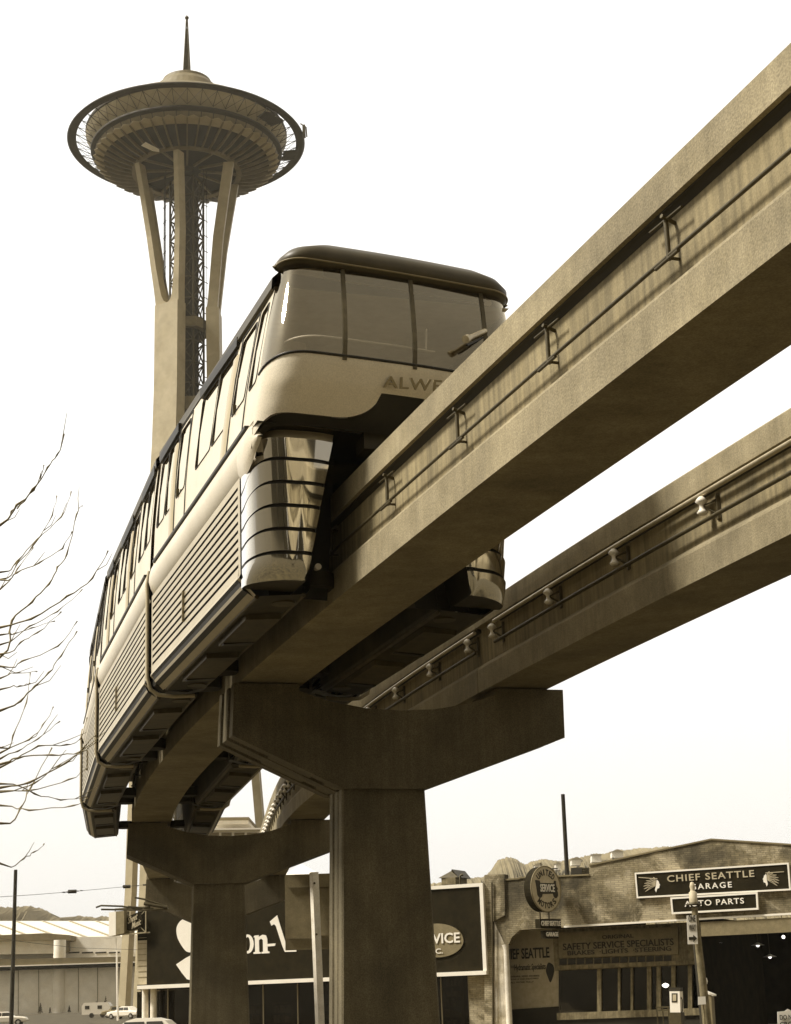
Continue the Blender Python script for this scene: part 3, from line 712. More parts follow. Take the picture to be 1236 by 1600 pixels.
for s_ in (-1, 1): mb = MB(); mb.poly([c1.p(s_*.5, 1.6, 8.9), c1.p(s_*1.5, 1.6, 8.9), c1.p(s_*1.5, 1.6, 6.85), c1.p(s_*.66, 1.6, 6.85)]); mb.build('nose_bulkhead', M_black, TR, fix=False)
mb = MB(); mb.poly([c1.p(-1.9, .5, 8.88), c1.p(1.9, .5, 8.88), c1.p(1.9, 1.7, 8.88), c1.p(-1.9, 1.7, 8.88)]); mb.build('nose_bulkhead', M_black, TR, fix=False)
for s_ in (-1, 1):
    mb = MB(); a_ = c1.p(s_*.88, 1.25, 7.22); mb.tube([a_+c1.d*.12, a_+c1.d*.02, a_], [.03, .045, .045], 12); mb.build('marker_lamp', M_porc, TR)
# coupler gear in the recess above the beam
mb = MB(); mb.box(c1.p(0, .62, 8.80), c1.r*.40, c1.d*.2, (0, 0, .12)); mb.build('front_coupler_housing', M_dark, TR)

# ================================================================== SPACE NEEDLE TOWER
NC = at_y(292, 215, 280); NC.z = gz(0, 280)
ND = thing('observation_tower', NC, 'tall needle tower with a saucer top, flared legs and a thin spire behind the train', 'tower')
def npos(az, R_, tan_, z):     # azimuth measured from the direction to the camera, positive to the right
    a = rad(az); rr = V((math.sin(a), -math.cos(a), 0)); tt = V((math.cos(a), math.sin(a), 0))
    return V((NC.x, NC.y, 0)) + rr*R_ + tt*tan_ + V((0, 0, z))
zR = ([0, 20, 34, 43, 60, 80, 100, 121, 135, 148], [14, 12.4, 11.9, 11.0, 8.9, 6.4, 5.0, 4.8, 6.1, 8.1])
RZ = lambda z: float(np.interp(z, *zR))
for az in (-30, 90, 210):
    mb = MB()
    def sec(z, o0, o1, th_): return [npos(az, RZ(z)-th_/2, o0, z), npos(az, RZ(z)-th_/2, o1, z), npos(az, RZ(z)+th_/2, o1, z), npos(az, RZ(z)+th_/2, o0, z)]
    zz_ = [62, 68, 75, 85, 95, 105, 113, 121]
    ow = lambda z: float(np.interp(z, [0, 30, 45, 62, 85, 105, 121, 124, 131, 148], [2.1, 2.1, 2.3, 2.6, 2.6, 2.5, 2.5, 2.7, 3.4, 4.85]))
    mb.rings([sec(z, -ow(z), ow(z), 2.3) for z in zz_], caps=True)
    for s_ in (-1, 1):
        inn = lambda z: float(np.interp(z, [121, 121.6, 122.6, 124.5, 128, 134, 148], [.02, .75, 1.15, 1.5, 2.0, 2.6, 3.85]))
        mb.rings([sec(z, s_*inn(z), s_*ow(z), 1.8) for z in (121.0, 121.6, 122.6, 124.5, 128, 134, 141, 148)], caps=True)
        inl = lambda z: float(np.interp(z, [0, 40, 58, 62], [.75, .7, .5, .05]))
        mb.rings([sec(z, s_*inl(z), s_*ow(z), float(np.interp(z, [40, 62], [1.3, 2.3]))) for z in (-1, 10, 20, 30, 40, 50, 58, 62)], caps=True)
    for z in (14, 32, 48): mb.hexa(sec(z, -ow(z)+.5, ow(z)-.5, 1.0)+sec(z+1.0, -ow(z)+.5, ow(z)-.5, 1.0))
    mb.build('leg', M_need, ND)
# lattice core
mb = MB(); CR = 3.0
cv = [npos(a, CR, 0, 0) for a in range(30, 390, 60)]
for i in range(6):
    a, b = cv[i], cv[(i+1) % 6]
    mb.tube([a+V((0, 0, 2)), a+V((0, 0, 147))], .22, 5)
    for k in range(30):
        z0 = 27+k*4; z1 = z0+4
        U_ = V((0, 0, 1))
        mb.bar(a+U_*z0, b+U_*z1, .16, .16); mb.bar(b+U_*z0, a+U_*z1, .16, .16)
        if k % 1 == 0: mb.bar(a+U_*z0, b+U_*z0, .22, .22)
mb.build('lattice_core', M_rust, ND)
mb = MB()
mb.rings([[npos(a, 2.1, 0, z) for a in (20, 100, 140, 220, 260, 340)] for z in (2, 147)], caps=True); mb.build('elevator_shaft', M_needd, ND)
mb = MB()
for az, R_ in ((-62, 4.2), (-75, 4.0), (62, 4.0)):
    for o_ in (-.45, .45): mb.tube([npos(az, R_, o_, 20), npos(az, R_, o_, 148)], .06, 4)
    for k in range(42): mb.bar(npos(az, R_, -.75, 24+k*3), npos(az, R_, .75, 24+k*3.0), .1, .1)
mb.build('elevator_track', M_needd, ND)
for z, R_, h in ((117, 4.9, 1.8), (101.5, 5.0, 2.4), (92, 5.6, 1.6), (70, 6.4, 1.6), (45, 8.5, 1.6)):
    mb = MB(); mb.lathe([(R_-1.6, 0), (R_-.4, 0), (R_-.4, h), (R_-1.6, h), (R_-1.6, 0)], (NC.x, NC.y, z), 6, smooth=False, a0=rad(0), a1=rad(360)); mb.build('ring_beam', M_needm, ND)
    
# saucer
NCC = V((NC.x, NC.y, 0))
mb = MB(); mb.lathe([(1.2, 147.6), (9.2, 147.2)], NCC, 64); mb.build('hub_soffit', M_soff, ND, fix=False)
mb = MB()
for k in range(12): mb.bar(npos(k*30+8, 2.5, 0, 147.0), npos(k*30+8, 9.0, 0, 146.6), .35, .5)
mb.build('hub_rib', M_needm, ND)
mb = MB(); mb.lathe([(9.0, 146.3), (9.9, 146.1), (10.0, 146.9), (9.2, 147.2), (9.0, 146.3)], NCC, 72); mb.build('inner_ring', M_needm, ND)
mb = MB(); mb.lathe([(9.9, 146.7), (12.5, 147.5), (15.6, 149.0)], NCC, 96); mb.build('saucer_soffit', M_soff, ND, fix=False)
fin = MB(); NF = 48
for k in range(NF):
    a = k*360/NF
    pr = [(9.8, 146.1), (12.5, 146.75), (15.2, 148.0), (16.5, 148.95), (16.0, 149.5), (15.4, 149.1), (12.5, 147.6), (9.8, 146.8)]
    fin.prism([npos(a, r_, -.11, z) for r_, z in pr], npos(a, 10, .11, 0)-npos(a, 10, -.11, 0))
fin.build('soffit_fins', M_needm, ND)
mb = MB()       # scalloped tan edge panels between fins
for k in range(NF):
    a0 = k*360/NF; a1 = a0+360/NF; am = (a0+a1)/2
    A = [npos(a0, 15.0, 0, 148.5), npos(a0+.3, 16.4, 0, 149.2), npos(am, 16.9, 0, 149.45), npos(a1-.3, 16.4, 0, 149.2), npos(a1, 15.0, 0, 148.5)]
    mb.prism(A, (0, 0, .12))
mb.build('scalloped_rim', M_need, ND)
mb = MB(); mb.lathe([(16.1, 149.4), (16.5, 150.2), (16.6, 150.9), (16.3, 150.95), (16.2, 149.5)], NCC, 48, smooth=False); mb.build('restaurant_window_band', M_needm, ND)
for k in range(48):
    a = k*7.5+1; mb = MB(); mb.bar(npos(a, 16.25, 0, 149.5), npos(a, 16.68, 0, 150.95), .12, .12); mb.build('window_mullion', M_needd, ND)
mb = MB(); mb.lathe([(16.3, 150.9), (17.3, 151.2), (17.4, 151.9), (16.6, 152.0), (16.3, 150.9)], NCC, 72); mb.build('restaurant_roof_ring', M_needd, ND)
mb = MB(); mb.lathe([(16.5, 152.6), (17.6, 153.5), (18.3, 154.6), (18.0, 154.8), (16.2, 152.7)], NCC, 48, smooth=False); mb.build('observation_deck_parapet', M_need, ND)
for o_ in list(COL.objects):
    if o_.parent == ND and o_.type == 'MESH' and o_.name.split('.')[0] in ('hub_soffit', 'hub_rib', 'inner_ring', 'saucer_soffit', 'soffit_fins', 'scalloped_rim', 'restaurant_window_band', 'window_mullion', 'restaurant_roof_ring'):
        for v in o_.data.vertices: v.co.z += float(np.interp(v.co.z, [146, 149, 151, 152], [2.1, 1.7, 1.0, .6]))
# open halo
mb = MB(); mb.lathe([(19.95, 153.6), (21.2, 153.35), (21.6, 153.6), (21.3, 153.95), (20.3, 153.9), (19.95, 153.6)], NCC, 96); halo = mb.build('halo_ring', M_needd, ND)
mb = MB()
for k in range(48):
    a = k*7.5
    mb.bar(npos(a, 17.3, 0, 152.6), npos(a, 20.1, 0, 153.6), .09, .12)
    mb.bar(npos(a, 17.3, 0, 152.5), npos(a+7.5, 20.0, 0, 153.5), .05, .07); mb.bar(npos(a+7.5, 17.3, 0, 152.5), npos(a, 20.0, 0, 153.5), .05, .07)
mb.build('halo_lattice', M_needd, ND)
# upper roof, dome and spire
mb = MB(); mb.lathe([(18.2, 155.2), (18.1, 155.8), (16.5, 157.0), (13, 158.9), (9, 160.7), (7.4, 161.3), (7.4, 160.6), (13, 158.4), (16.5, 156.4), (18.1, 155.2)], NCC, 72); mb.build('saucer_roof', M_needm, ND)
mb = MB(); mb.lathe([(18.25, 154.95), (18.35, 155.3), (18.15, 155.65)], NCC, 72); mb.build('roof_edge_band', M_needd, ND, fix=False)
for o_ in list(COL.objects):
    if o_.parent == ND and o_.type == 'MESH' and o_.name.split('.')[0] in ('halo_ring', 'halo_lattice', 'saucer_roof', 'roof_edge_band', 'observation_deck_parapet'):
        for v in o_.data.vertices: v.co.z += .85 if v.co.z > 153 else .3
mb = MB(); mb.lathe([(7.5, 160.7), (7.4, 161.5), (6.9, 163.2), (5.8, 165.3), (4.8, 166.4), (4.6, 166.5), (4.5, 167.1), (3.2, 167.9), (1.4, 168.6), (0, 168.7)], NCC, 36, smooth=False); mb.build('dome', M_needm, ND, fix=False)
mb = MB()
for s_ in range(4):
    a = s_*90+45; mb.bar(npos(a, .85, 0, 168.3), npos(a, .12, 0, 180.5), .16, .16)
for k in range(9):
    z = 168.8+k*1.2; r_ = .85*(1-(z-168.3)/13.5); r2 = .85*(1-(z+1.2-168.3)/13.5)
    for s_ in range(4): mb.bar(npos(s_*90+45, r_, 0, z), npos(s_*90+135, r2, 0, z+1.2), .1, .1)
mb.rings([[npos(a, r_, 0, z) for a in (45, 135, 225, 315)] for r_, z in ((.62, 168.4), (.1, 178.5))], caps=True)
mb.build('spire', M_rust, ND)
mb = MB(); mb.lathe([(0, 180.3), (.35, 180.6), (.38, 180.9), (.1, 181.2), (0, 181.5)], NCC, 10); mb.build('beacon', M_rust, ND)
# construction rig and tarpaulins still on the new saucer
mb = MB(); c_ = npos(82, 21.9, 0, 154.5)
mb.box(c_, (.25, 0, 0), (0, .9, 0), (0, 0, .9)); mb.tube([c_+V((-.6, 0, 1.6)), c_+V((.4, -.4, .6)), c_+V((.5, -.5, -1.4))], .13, 5); mb.build('maintenance_rig', M_rust, ND)
for (a0, a1, r0, r1, z0) in ((52, 66, 17.4, 20.4, 153.7), (96, 108, 17.4, 20.4, 153.6)):
    mb = MB(); pts = []
    for k in range(9): pts.append(npos(a0+(a1-a0)*k/8, r0+random.uniform(0, .5), 0, z0-.3))
    for k in range(8, -1, -1): pts.append(npos(a0+(a1-a0)*k/8, r1-random.uniform(0, 1.0), 0, z0))
    mb.prism(pts, (0, 0, .1)); mb.build('tarpaulin', M_needd, ND)
mb = MB(); a_ = [(-32, 12.6, 147.05), (-26, 13.1, 147.1), (-19, 11.0, 146.35), (-20.5, 10.4, 146.2), (-26, 10.9, 146.4)]  # white patch on the soffit, standing in for a bright highlight
mb.prism([npos(a, r_, 0, z+1.55) for a, r_, z in a_], (0, 0, .08)); mb.build('highlight_patch', M_white, ND)

# ================================================================== STREET FRONT: MUSIC STORE
def quad(mb, pts, dn, th_):
    """pixel polygon on the street front plane, dn towards street, extruded back th_"""
    return mb.prism([fp(x, y, dn) for x, y in pts], -FN*th_)
def ftext(body, ll, lr, hpx, mat_, name, parent, dn, **k):
    a = fp(ll[0], ll[1], dn); b = fp(lr[0], lr[1], dn); h = (fp(ll[0], ll[1]-hpx, dn)-a).length
    return text(body, a, FR, (0, 0, 1), (b-a).length, h, mat_, name, parent, **k)
def fz(x, z, dn=0.):     # point over pixel column x (at horizon) with height z
    p = fp(x, 1570, dn); p.z = z; return p
def wallbox(mb, xa, xb, z0, z1, dn, th_):
    return mb.prism([fz(xa, z0, dn), fz(xb, z0, dn), fz(xb, z1, dn), fz(xa, z1, dn)], -FN*th_)
st_o = fz(480, 0); ST = thing('music_store', st_o, 'low music store with a huge black fascia sign across its whole front', 'shop')
z_top = fp(500, 1402).z
mb = MB(); q_ = [(229, 1421), (758, 1384), (758, 1516), (229, 1540)]
zt, zb = fp(500, 1402).z, fp(500, 1528).z
wallbox(mb, 229, 758, zb, zt, .25, .5); fas = mb.build('fascia', M_sign, ST)
mb = MB(); wallbox(mb, 214, 229, zb+.05, zt-1.6, .1, 1.2); mb.build('return_panel', M_cream, ST)
mb = MB()
for k in range(9): wallbox(mb, 215.5, 228, zb+.4+k*.28, zb+.43+k*.28, .12, .02)
mb.build('marquee_lines', M_dk2, ST)
text('EVENTS', fz(216, zb+2.9, .125), FR, (0, 0, 1), 1.0*.38, .3, M_ink, 'marquee_lettering', ST, depth=.02) if False else None
mb = MB(); wallbox(mb, 214, 762, zb-.18, zb, .40, .9); mb.build('white_canopy_edge', M_white, ST)
mb = MB(); wallbox(mb, 560, 760.5, zt, zt+.16, .32, .3); wallbox(mb, 757.5, 763, zb-.005, zt+.16, .325, .3); mb.build('white_frame', M_white, ST)
mb = MB()
p0, p1 = fz(214, 0, -.9), fz(738, 0, -.9)
for xa, xb in ((214, 738),): wallbox(mb, xa, xb, zb-.2, zt-.1, -.26, 8.0)
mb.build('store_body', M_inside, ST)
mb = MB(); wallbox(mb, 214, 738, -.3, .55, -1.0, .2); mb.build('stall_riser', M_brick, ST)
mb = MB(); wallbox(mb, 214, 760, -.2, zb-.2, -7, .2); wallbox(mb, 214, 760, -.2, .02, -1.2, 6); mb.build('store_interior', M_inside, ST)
mb = MB(); wallbox(mb, 733, 765, -.3, zb-.19, -.3, 1.2); mb.build('brick_return', M_brick, ST)
xs_ = [228, 262, 300, 345, 411, 465, 520, 575, 633, 690, 733]
for a, b in zip(xs_[:-1], xs_[1:]):
    mb = MB(); wallbox(mb, a+.4, b-.4, .55, zb-.19, -1.05, .02); pn = mb.build('shop_window', M_shop, ST)
    mb = MB(); wallbox(mb, b-.6, b+.6, .5, zb-.19, -1.0, .1); mb.build('glazing_bar', M_rail, pn)
for x_ in (227, 240):
    mb = MB(); mb.cyl(fz(x_, -.2, -.2), fz(x_, zb-.18, -.2), .17, 16); mb.build('canopy_column', M_post, ST)
# display stock in the window
random.seed(3)
for x_ in (394, 440, 505, 706):
    t_ = thing('display_shelf', fz(x_, 0, -2.2), {394: 'shop shelf of sheet music behind the glass, right beside the middle pylon', 440: 'stepped display shelf inside the store window, left of the white post', 505: 'display shelf inside the store window, right behind the white post', 706: 'tall shelf of small goods seen behind the glass just right of the nearest pylon'}[x_], 'shelf', 'display shelves in the music store window')
    hh = 2.9 if x_ == 706 else 1.9
    mb = MB(); wallbox(mb, x_-14, x_+14, 0, .08, -2.2, .4)
    for z_ in np.arange(.45, hh, .48): wallbox(mb, x_-14, x_+14, z_, z_+.04, -2.2, .4)
    wallbox(mb, x_-14.6, x_-14, 0, hh, -2.2, .4); wallbox(mb, x_+14, x_+14.6, 0, hh, -2.2, .4); mb.build('shelf_frame', M_wood, t_)
    mb = MB()
    for z_ in np.arange(.45, hh-.2, .48):
        u = x_-13.4
        while u < x_+12:
            w_ = random.uniform(.5, 2.2); h_ = random.uniform(.15, .4)
            if random.random() < .8: mb.mi = random.choice([0, 1, 2]); wallbox(mb, u, u+w_, z_+.045, z_+.045+h_, -2.25, .25)
            u += w_+.35
    mb.build('stock', [M_cream, M_signb, M_dk2], t_)
# fascia artwork
def fpoly(pts, name, m_, par, dn, th_=.03, smooth_n=0):
    mb = MB(); quad(mb, pts, dn, th_); return mb.build(name, m_, par)
def bez(pts, n=6):
    """Catmull-Rom through closed pixel points"""
    o = []; k = len(pts)
    for i in range(k):
        p0, p1, p2, p3 = pts[i-1], pts[i], pts[(i+1) % k], pts[(i+2) % k]
        for j in range(n):
            t = j/n; o.append(tuple(.5*((2*p1[a])+(-p0[a]+p2[a])*t+(2*p0[a]-5*p1[a]+4*p2[a]-p3[a])*t*t+(-p0[a]+3*p1[a]-3*p2[a]+p3[a])*t**3) for a in (0, 1)))
    return o
fpoly(bez([(292, 1436), (283, 1438), (276, 1449), (277, 1464), (284, 1478), (292, 1487), (300, 1485), (303, 1460), (300, 1440)]), 'script_stroke', M_white, fas, .29, .035)
fpoly([(275, 1507), (290, 1497), (303, 1490), (303, 1545-12), (292, 1530), (284, 1520)], 'script_stroke', M_white, fas, .288, .03)
def ringpoly(out_, inn, name, par, dn):
    mb = MB(); n = len(out_)
    A = [fp(x, y, dn) for x, y in out_]; B = [fp(x, y, dn) for x, y in inn]
    mb.add(A+B, [(i, (i+1) % n, n+(i+1) % n, n+i) for i in range(n)]); return mb.build(name, M_white, par, fix=False)
el = lambda cx, cy, a, b, n=20: [(cx+a*math.cos(2*math.pi*i/n), cy+b*math.sin(2*math.pi*i/n)) for i in range(n)]
ringpoly(el(387, 1475, 9.5, 15), el(387, 1475, 3.6, 11), 'letter', fas, .27)
fpoly([(397.5, 1462), (404, 1461), (404, 1464), (410, 1460.5), (415.5, 1461.5), (417.5, 1467), (418.2, 1486), (421, 1487), (421, 1489.3), (408.5, 1490), (408.5, 1487.5), (411, 1487), (410.7, 1469), (408, 1466.5), (404.6, 1469), (405, 1487.4), (407.3, 1488), (407.3, 1490), (396, 1490.6), (396, 1488), (398.6, 1487.3), (398, 1465), (396, 1464.5)], 'letter', M_white, fas, .275)
fpoly([(417, 1475), (430.5, 1474), (429.5, 1478), (416, 1479)], 'hyphen', M_white, fas, .28)
fpoly([(421.5, 1440), (433, 1430), (437.5, 1445), (446, 1472), (452, 1478), (463, 1484), (463, 1487), (445, 1487.5), (441, 1478), (431, 1447), (428, 1444), (424, 1446.5)], 'letter', M_white, fas, .285)
# oval service emblem
mb = MB(); quad(mb, el(683, 1469.5, 41, 26.5, 40), .31, .04); ov = mb.build('oval_emblem', M_signb, fas)
ftext('SERVICE', (645, 1476.5), (719, 1472.5), 16, M_white, 'emblem_lettering', ov, .335, bold=.02)
ftext('INC.', (668, 1491), (692, 1489.5), 8, M_white, 'emblem_lettering', ov, .335, bold=.01)
# roof clutter
def rthing(name, label, cat, loc): return thing(name, loc, label, cat)
t_ = rthing('roof_hut', 'small pitched roof hut on top of the music store, beside the nearest pylon', 'hut', fz(703, zt, -3))
mb = MB(); a = fp(690, 1383, -3); b = fp(712, 1382, -3); h = .35
mb.prism([a, b, b+V((0, 0, h)), a+V((0, 0, h))], -FN*1.5); mb.build('hut_wall', M_wood, t_)
mb = MB(); mb.prism([a+V((-.15, 0, h)), b+V((.15, 0, h)), b+V((-.15, 0, h+.4)), a+V((.5, 0, h+.32))], -FN*1.7); mb.build('hut_roof', M_rust, t_)
t_ = rthing('flue_pipe', 'thin black flue pipe with a bent cowl on the music store roof', 'pipe', fz(720, zt, -2))
mb = MB(); a = fp(719.5, 1384, -2); mb.tube([a, a+V((0, 0, .45)), a+V((.05, 0, .52)), a+V((.16, 0, .52))], .055, 8); mb.build('pipe', M_rust, t_)
# hanging blade signs on the left corner
t_ = thing('neon_sign', fp(212, 1460, .6), 'dark sheet music blade sign in a steel frame on the corner of the store', 'sign')
mb = MB(); e0 = [fp(x, y, .6) for x, y in ((194, 1424), (228, 1421), (228, 1457), (194, 1460))]
for i in range(4): mb.bar(e0[i], e0[(i+1) % 4], .05, .05)
mb.bar(e0[0], e0[2], .03, .03); mb.bar(e0[1], e0[3], .03, .03); mb.bar(e0[3]-V((.4, 0, .02)), e0[2]+V((.2, 0, .0)), .06, .06); mb.build('frame', M_steel, t_)
mb = MB(); pts = bez([(196, 1438), (203, 1431), (215, 1426), (221, 1430), (223, 1442), (219, 1449), (208, 1454), (198, 1452)]); quad(mb, pts, .66, .12); bd = mb.build('board', M_sign, t_)
rs = (FR*1+V((0, 0, .38))).normalized(); us = V((0, 0, 1)) - rs*rs.z*0
text('Sheet', fp(200, 1444, .68), rs, V((0, 0, 1)), .62, .34, M_cream, 'sign_lettering', bd, depth=.02, shear=.3, bold=.012)
text('Music', fp(206, 1452, .68), rs, V((0, 0, 1)), .60, .32, M_cream, 'sign_lettering', bd, depth=.02, shear=.3, bold=.012)
t_ = thing('box_sign', fp(182, 1462, .8), 'blank square box sign hanging at the far left of the store corner', 'sign')
mb = MB(); quad(mb, [(181, 1424), (194, 1423), (194, 1458), (181, 1461)], .9, .5); mb.build('side_face', M_signb, t_)
mb = MB(); quad(mb, [(170, 1426), (180.8, 1424), (180.8, 1461), (170, 1463)], .9, .5); mb.build('front_face', M_white, t_)
mb = MB(); mb.tube([fp(180, 1425, .7), fp(180, 1420.5, .7), fp(228, 1417, .3)], .04, 6); mb.build('hanger_arm', M_rust, t_)

# ================================================================== GARAGE
GA = thing('brick_garage', fz(1000, 0), 'stained brick garage with a low gable parapet and a wide dark doorway', 'garage')
par = [(789, 1377), (812, 1374), (812, 1372.5), (920.5, 1368), (920.5, 1353), (1000, 1337), (1060, 1324), (1111, 1312.5), (1180, 1317), (1236, 1320), (1300, 1325), (1300, 1424.5), (1236, 1429), (881, 1449), (812, 1453), (808, 1457), (800, 1464), (795, 1475), (789, 1478), (776, 1470), (770, 1456), (766, 1440), (766, 1378)]
mb = MB(); quad(mb, par, 0, .4); wl_ = mb.build('front_wall', M_brick, GA)
mb = MB()
for a, b in (((920.5, 1353), (1111, 1312.5)), ((1111, 1312.5), (1300, 1325)), ((766, 1378), (812, 1373.8)), ((812, 1372.5), (920.5, 1368))):
    A, B = fp(*a, .06), fp(*b, .06); mb.prism([A, B, B+V((0, 0, .07)), A+V((0, 0, .07))], -FN*.5)
mb.build('coping', M_halld, GA)
mb = MB()
A, B = fp(881, 1449.5, .08), fp(1300, 1425.5, .08); mb.prism([A, B, B+V((0, 0, .08)), A+V((0, 0, .08))], -FN*.3); mb.build('lintel_flashing', M_white, GA)
A, B = fp(1094, 1441, -.02), fp(1300, 1430, -.02); mb = MB(); mb.prism([A-V((0, 0, .62)), B-V((0, 0, .62)), B, A], -FN*.3); mb.build('door_lintel', M_signb, GA)
mb = MB(); quad(mb, [(757, 1367), (788, 1366), (788, 1376.5), (789, 1430), (770, 1440), (771, 1620), (757, 1620)], .12, .5); mb.build('brick_pier', M_brick, GA)
mb = MB(); quad(mb, [(772, 1440), (790, 1478), (794, 1620), (772, 1620)], .05, .4); mb.build('corner_pillar', M_plast, GA)
mb = MB(); mb.tube([fp(789.5, 1476, .15), fp(791, 1484, .15), fp(798, 1640, .15)], [.17, .13, .15], 12); mb.build('white_post', M_post, GA)
mb = MB(); mb.tube([fp(768.5, 1379, .2), fp(769.5, 1466, .2), fp(770.5, 1620, .2)], .04, 6); mb.build('downpipe', M_rust, GA)
# body, side walls, roof
D2 = -14
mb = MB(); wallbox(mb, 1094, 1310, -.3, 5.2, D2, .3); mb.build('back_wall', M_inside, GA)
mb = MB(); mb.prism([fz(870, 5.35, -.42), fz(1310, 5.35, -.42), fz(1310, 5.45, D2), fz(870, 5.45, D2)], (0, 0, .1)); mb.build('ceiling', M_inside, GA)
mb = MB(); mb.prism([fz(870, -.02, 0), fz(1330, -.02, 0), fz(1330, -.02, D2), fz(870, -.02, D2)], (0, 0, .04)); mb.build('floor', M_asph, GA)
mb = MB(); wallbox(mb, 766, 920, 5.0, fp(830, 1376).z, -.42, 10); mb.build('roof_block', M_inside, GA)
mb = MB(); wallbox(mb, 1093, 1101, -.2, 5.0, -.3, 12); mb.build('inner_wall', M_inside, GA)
# service bay front (recessed)
rd = -1.2
mb = MB(); wallbox(mb, 870, 1096, 2.9, fp(980, 1444).z, rd-.25, .3); mb.build('transom_wall', M_wood, GA)
mb = MB(); quad(mb, [(795, 1455), (873, 1450), (873, 1573), (795, 1580)], rd-.6, .3); side = mb.build('side_bay_wall', M_cream, GA)
mb = MB(); quad(mb, [(790, 1578), (873, 1572.5), (873, 1640), (790, 1640)], rd-.5, .35); mb.build('side_bay_plinth', M_ink, GA)
ftext('CHIEF SEATTLE', (782, 1500), (859, 1496), 16.5, M_ink, 'wall_lettering', side, rd-.585, bold=.02, depth=.02)
ps = MB(); quad(ps, [(796, 1503), (870, 1499.5), (870, 1537), (796, 1540.5)], rd-.575, .02); pst = ps.build('poster', M_cream, side)
ftext('Hydramatic Specialists', (804, 1519.5), (853, 1517), 12.5, M_ink, 'poster_lettering', pst, rd-.565, bold=.015, shear=.15, depth=.01)
ftext('THE', (798, 1513), (803.5, 1512), 4, M_ink, 'poster_lettering', pst, rd-.565, depth=.01)
for k, (tx, x1) in enumerate((('OVERHAUL  REPAIR  EXCHANGE', 843), ('TUNE UP AND ADJUSTMENT', 842), ('ALL WORK FULLY', 834))): ftext(tx, (798, 1527.5+k*4.6), (x1, 1525.5+k*4.6), 2.6, M_ink, 'poster_lettering', pst, rd-.565, depth=.01)
em = MB(); quad(em, bez([(858, 1504), (864, 1508), (866, 1516), (864, 1526), (860, 1535), (856, 1527), (853, 1517), (855, 1507)]), rd-.562, .012); em.build('poster_emblem', M_ink, pst)
sg = thing('shop_sign', fp(966, 1495, rd-.2), 'long painted board reading original safety service specialists over the service bay windows', 'sign')
mb = MB(); quad(mb, [(873, 1457), (1059, 1448), (1060, 1491), (873, 1497)], rd-.15, .1); sb = mb.build('board', M_signb, sg)
ftext('ORIGINAL', (941, 1467.5), (990, 1464.5), 6, M_ink, 'sign_lettering', sb, rd-.135, bold=.01, depth=.015)
ftext('SAFETY SERVICE SPECIALISTS', (880, 1485), (1053, 1476.3), 10.5, M_ink, 'sign_lettering', sb, rd-.135, bold=.015, depth=.015)
ftext('BRAKES  ·LIGHTS  ·STEERING', (887, 1493), (1049, 1485), 7, M_ink, 'sign_lettering', sb, rd-.135, bold=.012, depth=.015)
# glazed bay
bx = [873, 936, 967, 987, 1014, 1029, 1052, 1078]
for a, b in zip(bx[:-1], bx[1:]):
    mb = MB(); quad(mb, [(a, 1515-(a-873)*.04), (b, 1515-(b-873)*.04), (b, 1584-(b-873)*.03), (a, 1584-(a-873)*.03)], rd-.5, .03); pn = mb.build('bay_window', M_shop, GA)
    mb = MB(); w_ = 1.7 if b in (967, 987) else 3.2; quad(mb, [(b-w_, 1512-(b-873)*.04), (b+w_, 1512-(b-873)*.04), (b+w_+.3, 1585-(b-873)*.03), (b-w_, 1585-(b-873)*.03)], rd-.35, .25); mb.build('window_post', M_wood, pn)
for k in range(14):
    a = 874+k*13.6
    if a+12 > 1062: break
    mb = MB(); quad(mb, [(a, 1498.5-(a-873)*.03), (a+11.5, 1498.2-(a-861)*.03), (a+11.5, 1507.5-(a-861)*.036), (a, 1508-(a-873)*.036)], rd-.22, .02); mb.build('transom_pane', M_ink, GA)
mb = MB(); quad(mb, [(871, 1509), (1096, 1499.5), (1096, 1506), (871, 1515.5)], rd-.15, .2); mb.build('transom_rail', M_wood, GA)
mb = MB(); quad(mb, [(870, 1583), (1096, 1575), (1096, 1586), (870, 1594)], rd-.1, .4); mb.build('window_sill', M_wood, GA)
mb = MB(); quad(mb, [(870, 1594.3), (1096, 1586.3), (1096, 1640), (870, 1640)], rd-.2, .3); mb.build('bay_plinth', M_ink, GA)
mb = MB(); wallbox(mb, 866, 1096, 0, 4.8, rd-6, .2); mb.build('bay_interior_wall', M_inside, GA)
# gable sign
sg = thing('garage_sign', fp(1112, 1403, .2), 'big dark sign with white frame, two feathered heads and chief seattle garage', 'sign')
mb = MB(); quad(mb, [(994, 1366), (1230, 1350.5), (1233, 1388.5), (997, 1401)], .16, .18); sb = mb.build('board', M_sign, sg)
def frame(pts, wd, dn, par, name='frame', m_=M_white, th_=.16):
    mb = MB(); A = [fp(x, y, dn) for x, y in pts]
    ups = V((0, 0, wd)); rt = FR*wd
    mb.prism([A[0]-rt*0, A[1], A[1]+ups, A[0]+ups], -FN*th_); mb.prism([A[3]-ups, A[2]-ups, A[2], A[3]], -FN*th_)
    mb.prism([A[0]-rt, A[0]+ups, A[3]-ups, A[3]-rt-ups][:4] if False else [A[0]-rt+ups, A[0]+ups*1.0, A[3]-ups, A[3]-rt-ups], -FN*(th_-.004))
    mb.prism([A[1]+ups, A[1]+rt+ups, A[2]+rt-ups, A[2]-ups], -FN*(th_-.004))
    return mb.build(name, m_, par)
frame([(994, 1366), (1230, 1350.5), (1233, 1388.5), (997, 1401)], .07, .20, sg)
ftext('CHIEF SEATTLE', (1043, 1378.5), (1179, 1370), 10.5, M_cream, 'sign_lettering', sb, .185, bold=.012, spacing=1.15)
ftext('GARAGE', (1079, 1390.5), (1144, 1387), 9, M_white, 'sign_lettering', sb, .185, bold=.012, spacing=1.3)
